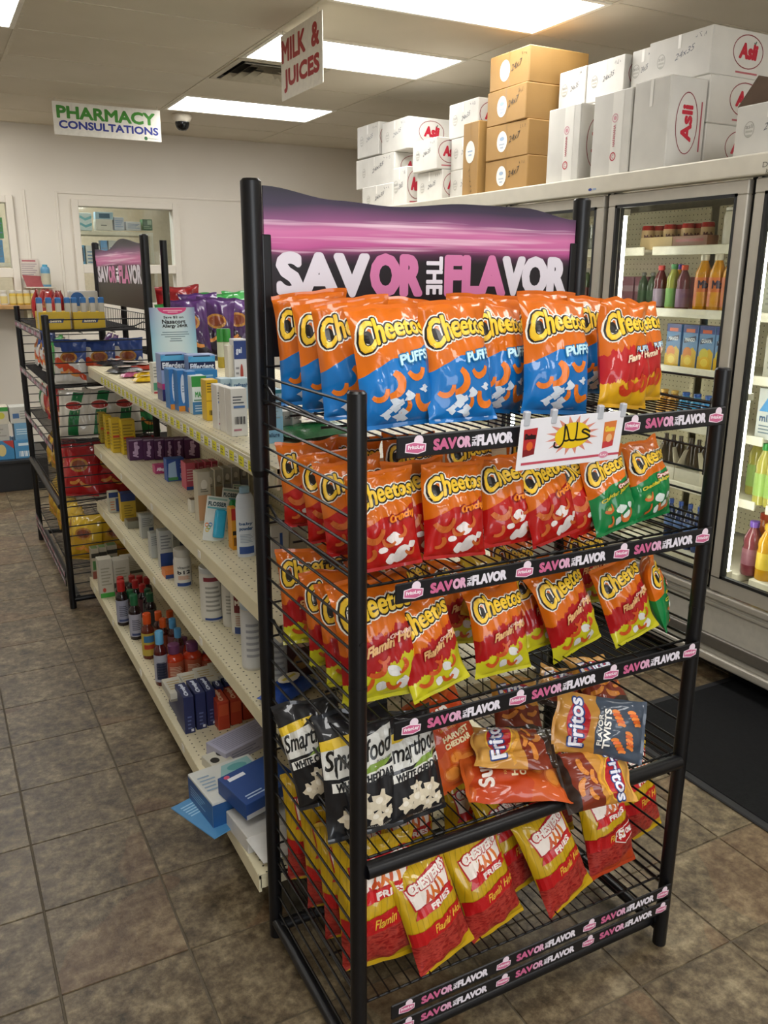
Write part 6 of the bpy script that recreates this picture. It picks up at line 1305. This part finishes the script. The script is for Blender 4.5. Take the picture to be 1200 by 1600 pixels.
# top shelf of the far rack: candy bags and two yellow counter boxes
for k in range(7): fbag('redbag', '%s crinkled red and clear candy bag from the near end, far rack top' % ORD[k], FX+.09+.04*(k % 2), FY0+.38+.14*k, SHELF_Z[0], -PI/2+.2*(k % 3-1), .04, k % 2, .60)
YC = [('F', 'p', [(.25, .38), (.75, .38), (.8, .62), (.3, .62)], '#26407c'), ('F', 't', 'Slim', .32, .7, .42, .58, '#e8dfc0'), ('L', 'l', .2, .8, .3, .7, 3, '#8a7010')]
for k, (x0, x1, yb) in enumerate([(64, 112, 522), (117, 166, 522)]):
    A = onY(x0, yb, FY0+.12); B = onY(x1, yb, FY0+.12); zt = onY(x0, 488, FY0+.12).z; w_ = B.x-A.x
    c_ = carton('counter_box', ('left', 'right')[k]+' yellow counter display box on top of the far rack', 'box', ((A.x+B.x)/2, FY0+.20, SHELF_Z[0]), w_, .16, zt-SHELF_Z[0], '#c9a812', YC, 0, 'yellow counter boxes')
    for j in range(4):
        q = MB().rbox(-.013, .013, -.010, .010, 0, .145, .004, seg=1).build('jerky_stick', mat('#c6c2b8', .3, name='stick_wrap'), None)
        q.location = ((A.x+B.x)/2-.06+.042*j, FY0+.155, SHELF_Z[0]+(.0)); tag(q, '%s white and blue snack stick packet in the %s yellow box' % (ORD[j], ('left', 'right')[k]), 'packet', 'stick packets in yellow boxes')
        MB().rbox(-.0135, .0135, -.0105,   .0105, .118, .148, .004, seg=1).build('blue_top', mat('#2a6cae', .3, name='stick_top'), q)
r_ = thing('roll_pack', 'blue and white roll pack standing between the yellow boxes and the header', 'packet', (onY(122, 465, FY0+.3).x, FY0+.35, SHELF_Z[0]+0), 0)
MB().rbox(-.04, .10, -.03, .03, 0, .175, .008).build('wrap', mat('#c8c8c4', .3, name='roll_wrap'), r_); MB().cyl((-.0, -.032, .135), (-.0, -.030, .135), .034, 20).build('blue_disc', mat('#1f5aa0', .3, name='blue_disc'), r_)
# dark bags at the back of far rack shelves
for k in range(3): fbag('purple', 'dark jerky bag standing at the back of the far rack, %s' % ('near', 'middle', 'far')[k], FX+.38, FY0+.30+.22*k, SHELF_Z[1], -PI/2, .05, k % 2, .62)

# second display back to back with the far rack, carrying purple bags
bx0, bx1, by0, by1 = 1.06, 1.52, 4.26, 5.3
r3 = thing('snack_rack', 'black wire rack behind the shelving carrying purple chip bags', 'display rack', (bx0, by0, 0), 0, 'snack racks')
for x in (.0, bx1-bx0):
    for y in (0, by1-by0): MB().cyl((x, y, 0), (x, y, 1.78 if x == 0 else 1.43), .017, 12).build('post', BLACK, r3, 40)
for zz in (1.20, .85, .5, .2):
    q = MB()
    for k in range(24): q.tube([(0, (by1-by0)*k/23, zz), (bx1-bx0, (by1-by0)*k/23, zz)], .0022, 5)
    for x in (.01, .22, bx1-bx0-.01): q.tube([(x, 0, zz-.004), (x, by1-by0, zz-.004)], .003, 5)
    q.build('wire_shelf', WIRE, r3)
G7 = 'bags on the rack behind the shelving'
for k, (px, py, kd, sc, lab) in enumerate([(300, 520, 'purple', .95, 'left purple chip bag with an amber oval behind the shelving'), (335, 520, 'purple', .95, 'middle purple chip bag with an amber oval behind the shelving'), (368, 515, 'purple', .95, 'right purple chip bag with an amber oval behind the shelving')]):
    Y = 4.40+.10*k; B = onY(px, py, Y); B.z = 1.20
    place_bag(kd, lab, G7, B, Vector((.05 if k else 0, .10, .36)), -.15, sc, k % 2)
for k, (px, Y, kd, lab, sc) in enumerate([(277, 4.62, 'green', 'green chip bag at the left behind the purple bags', 1.0), (285, 4.85, 'redbag', 'red chip bag standing at the very back left of the purple bags', 1.25), (342, 4.9, 'green', 'green topped chip bag behind the purple bags, left', 1.2), (388, 5.0, 'green', 'green topped chip bag behind the purple bags, right', 1.25), (318, 4.75, 'purple', 'dark purple chip bag in the second row', 1.0)]):
    B = onY(px, 500, Y); B.z = 1.205
    place_bag(kd, lab, G7, B, Vector((0, .08, .3)), -.1, sc, k % 2)

# low black plinth with boxed bulbs on the left
pl_ = thing('plinth', 'low black plinth carrying boxed goods at the far left', 'plinth', (.1, 7.25, 0))
MB().rbox(-.75, .62, -.31, .31, .0, .22, .006).build('body', mat('#121113', .5, name='plinth_black'), pl_); MB().rbox(-.77, .64, -.33, .33, .22, .245, .004).build('top', mat('#1b1a1c', .4, name='plinth_top'), pl_)
pz = .2455
def pb(lab, x0, x1, z0, z1, y, d, col_, pr): carton('goods_box', lab, 'box', ((x0+x1)/2, y+d/2, z0), x1-x0, d, z1-z0, col_, pr, 0, 'boxes on the plinth')
BULB = [('F', 'e', .55, .5, .16, .32, '#c8b478'), ('F', 'p', [(.6, 1), (1, 1), (1, .55)], '#a83a34'), ('F', 'l', .1, .4, .2, .7, 3, '#c8d8e0')]
pb('blue carton with a bulb picture on the plinth', .30, .492, pz, pz+.145, 6.98, .2, '#3a7ca8', BULB); pb('blue carton with barcode next to the bulb picture', .497, .64, pz, pz+.14, 6.98, .2, '#4a88b4', [('F', 'b', .2, .8, .1, .4, '#dfe6ea'), ('F', 'r', .2, .8, .7, .85, '#c8d8e0')])
pb('grey white carton in the second layer on the plinth', .28, .47, pz+.146, pz+.27, 6.99, .18, '#a8a59c', [('F', 'l', .1, .9, .2, .8, 3, '#8c8a82')]); pb('pale blue carton in the second layer on the plinth', .51, .635, pz+.141, pz+.27, 6.99, .18, '#6a98b8', [('F', 'l', .1, .9, .3, .7, 3, '#c0d4de')])
pb('white carton with green lid stripe on top of the plinth stack', .28, .48, pz+.271, pz+.40, 7.0, .16, '#bdb6a4', [('F', 'r', 0, 1, .75, 1, '#3a8a3c'), ('F', 'e', .15, .4, .08, .2, '#a04038'), ('F', 'e', .75, .5, .12, .2, '#b8b040')]); pb('white carton leaning at the right of the plinth stack top', .49, .62, pz+.271, pz+.395, 7.0, .16, '#b9b8b0', [('F', 'r', .15, .5, .3, .6, '#4a6a94'), ('F', 'l', .55, .9, .2, .8, 4, '#8c8c88')])
# service ledge of the pharmacy hatch with small goods
lg = thing('service_ledge', 'wooden service ledge below the pharmacy hatch at the left', 'ledge', (.0, 8.2, 1.33))
MB().rbox(-.6, 1.02, -.2, .195, 0, .035, .006).build('board', mat('#a8814e', .5, var=.15, scale=14, name='ledge_wood'), lg)
for x in (-.3, .3, .8): MB().box(x, x+.03, -.1, .195, -.15, 0).build('bracket', CREAM, lg)
for k, (px, c_, nm) in enumerate([(6, '#c9c5ba', 'white'), (20, '#c2a53c', 'yellow'), (31, '#c4a23a', 'amber'), (42, '#c09c34', 'golden'), (53, '#b8a040', 'ochre')]):
    A = onY(px, 466, 8.1); bottle_at('pill_bottle', 'small %s pill bottle on the service ledge' % nm, 'bottle', Vector((A.x, 8.1, 1.3655)), .028, .12, PILL, [mat(c_, .35, name='pill'), pl('#d0ccc0')], (.1, .6, '#c9b878'), 'pill bottles on the ledge')
# flyer holder with sanitiser on the wall
fh = thing('leaflet_holder', 'small wall shelf with a leaflet and papers by the hatch', 'shelf', (onY(60, 448, 8.3).x, 8.3, onY(60, 448, 8.3).z), 0)
MB().rbox(-.11, .14, -.07, .095, -.012, 0, .003).build('shelf', mat('#c8c0b0', .4, name='small_shelf'), fh); MB().box(-.13, .03, .088, .092, .06, .24).build('leaflet', mat('#cfc4b8', .5, name='leaflet'), fh)
MB().add([(-.10, -.05, 0), (.06, -.05, 0), (.04, .0, .09), (-.12, .03, .10), (-.10, -.047, 0), (.06, -.047, 0), (.04, .003, .09), (-.12, .033, .10)], [(0, 1, 2, 3), (7, 6, 5, 4), (0, 4, 5, 1), (2, 6, 7, 3)]).build('papers', mat('#8a3a3c', .5, name='papers'), fh)
p = Print(planefn((-.13, .0879, .06), (.16, 0, 0), (0, 0, .18)), lift=.0005)
p.rect(.15, .85, .86, .93, '#a84a54'); [p.rect(.1, .9-.1*(k % 3), .72-.1*k, .76-.1*k, '#9a8a90') for k in range(6)]; p.build('leaflet_print', fh)
bottle_at('sanitiser_bottle', 'blue capped sanitiser bottle on the small wall shelf', 'bottle', Vector((onY(73, 448, 8.28).x, 8.28, fh.location.z+.0005)), .04, .19, TALC, [mat('#5f94b4', .3, name='sanitiser'), pl('#4f9cb8')], (.1, .6, '#b8b49c'))
# goods behind the hatch glass
def pharm(lab, px0, px1, py0, py1, Y, d, col_, pr=()):
    A, B = onY(px0+.5, py1, Y), onY(px1-1.5, py0, Y); B.x = onY(px1-1.5, py1, Y).x; carton('stock_box', lab, 'box', ((A.x+B.x)/2, Y+d/2, A.z), B.x-A.x, d, B.z-A.z, col_, list(pr), 0, 'stock behind the pharmacy hatch')
PY = 9.0
for k, (px0, px1, py) in enumerate([(108, 238, 360), (108, 245, 420)]):
    A, B = onY(px0, py, PY), onY(px1, py, PY); r_ = thing('stock_shelf', ('upper', 'lower')[k]+' white stock shelf behind the pharmacy hatch', 'shelf', ((A.x+B.x)/2, PY, A.z), 0, 'stock shelves'); w_ = (B.x-A.x)/2
    MB().box(-w_, w_, -.02, .35, -.035, 0).build('board', mat('#cbc5b2', .5, name='stock_shelf'), r_); MB().box(w_-.03, w_, -.01+.0, .35, -(.30 if k == 0 else A.z), -.035).build('upright', mat('#c2bca8', .5, name='stock_upright'), r_)
L_ = [('F', 'l', .1, .9, .2, .8, 4, '#5c7a9a')]
for lab, a in [('wavy blue and white box at the left of the upper stock shelf', (119, 146, 333, 359.5, '#bccbcc', [('F', 'p', [(0, .3), (.3, .45), (.6, .3), (1, .45), (1, .3), (.6, .15), (.3, .3), (0, .15)], '#5a9aa4'), ('F', 'p', [(0, .7), (.3, .85), (.6, .7), (1, .85), (1, .7), (.6, .55), (.3, .7), (0, .55)], '#6aa8b0')])), ('white drawer box on the upper stock shelf', (150, 178, 343, 359.5, '#c6c2b8', [('F', 'r', .3, .65, .4, .5, '#6a6a66')])), ('grey blue box standing on the upper stock shelf', (179, 196, 340, 359.5, '#a9b0bc', L_)), ('white box with blue print on the upper stock shelf', (197, 222, 347, 359.5, '#bcc0c4', L_)), ('dark green box at the right of the upper stock shelf', (223, 240, 343, 359.5, '#2f5a3a', [('F', 'r', .5, .9, .5, .9, '#8fa88c'), ('F', 'l', .1, .9, .1, .4, 2, '#8fa88c')])), ('white panel box on the lower stock shelf', (136, 160, 384, 419.5, '#bfc0ba', L_)), ('blue framed phone-like box on the lower stock shelf', (126, 136, 383, 419.5, '#4a8ab0', [('F', 'r', .2, .8, .3, .9, '#26384a')])), ('blue striped box on the lower stock shelf', (160, 172, 376, 419.5, '#4f86b4', L_)), ('tall grey box on the lower stock shelf', (172, 192, 376, 419.5, '#a8aaa4', L_))]: pharm(lab, a[0], a[1], a[2], a[3], PY+.01, .12, a[4], a[5])
A = onY(148, 343, PY+.05); carton('stock_box', 'small blue patterned box on the white drawer box', 'box', (A.x+.09, PY+.08, A.z+.001), .17, .1, .07, '#8fa8b4', [('F', 'r', .2, .8, .2, .8, '#34566c')], 0, 'stock behind the pharmacy hatch')
for k, (px0, px1, py0, py1, c_) in enumerate([(0, 8, 340, 372, '#3f8a4c'), (0, 9, 375, 410, '#4a86b4')]): pharm(('green', 'blue')[k]+' box behind the hatch at the left picture edge', px0-10, px1, py0, py1, PY, .1, c_, L_)
r_ = thing('stock_shelf', 'stock shelf behind the hatch at the left picture edge', 'shelf', (.35, PY, onY(0, 411, PY).z), 0, 'stock shelves'); MB().box(-.5, .5, -.02, .3, -.03, 0).build('board', mat('#cbc5b2', .5, name='stock_shelf'), r_)
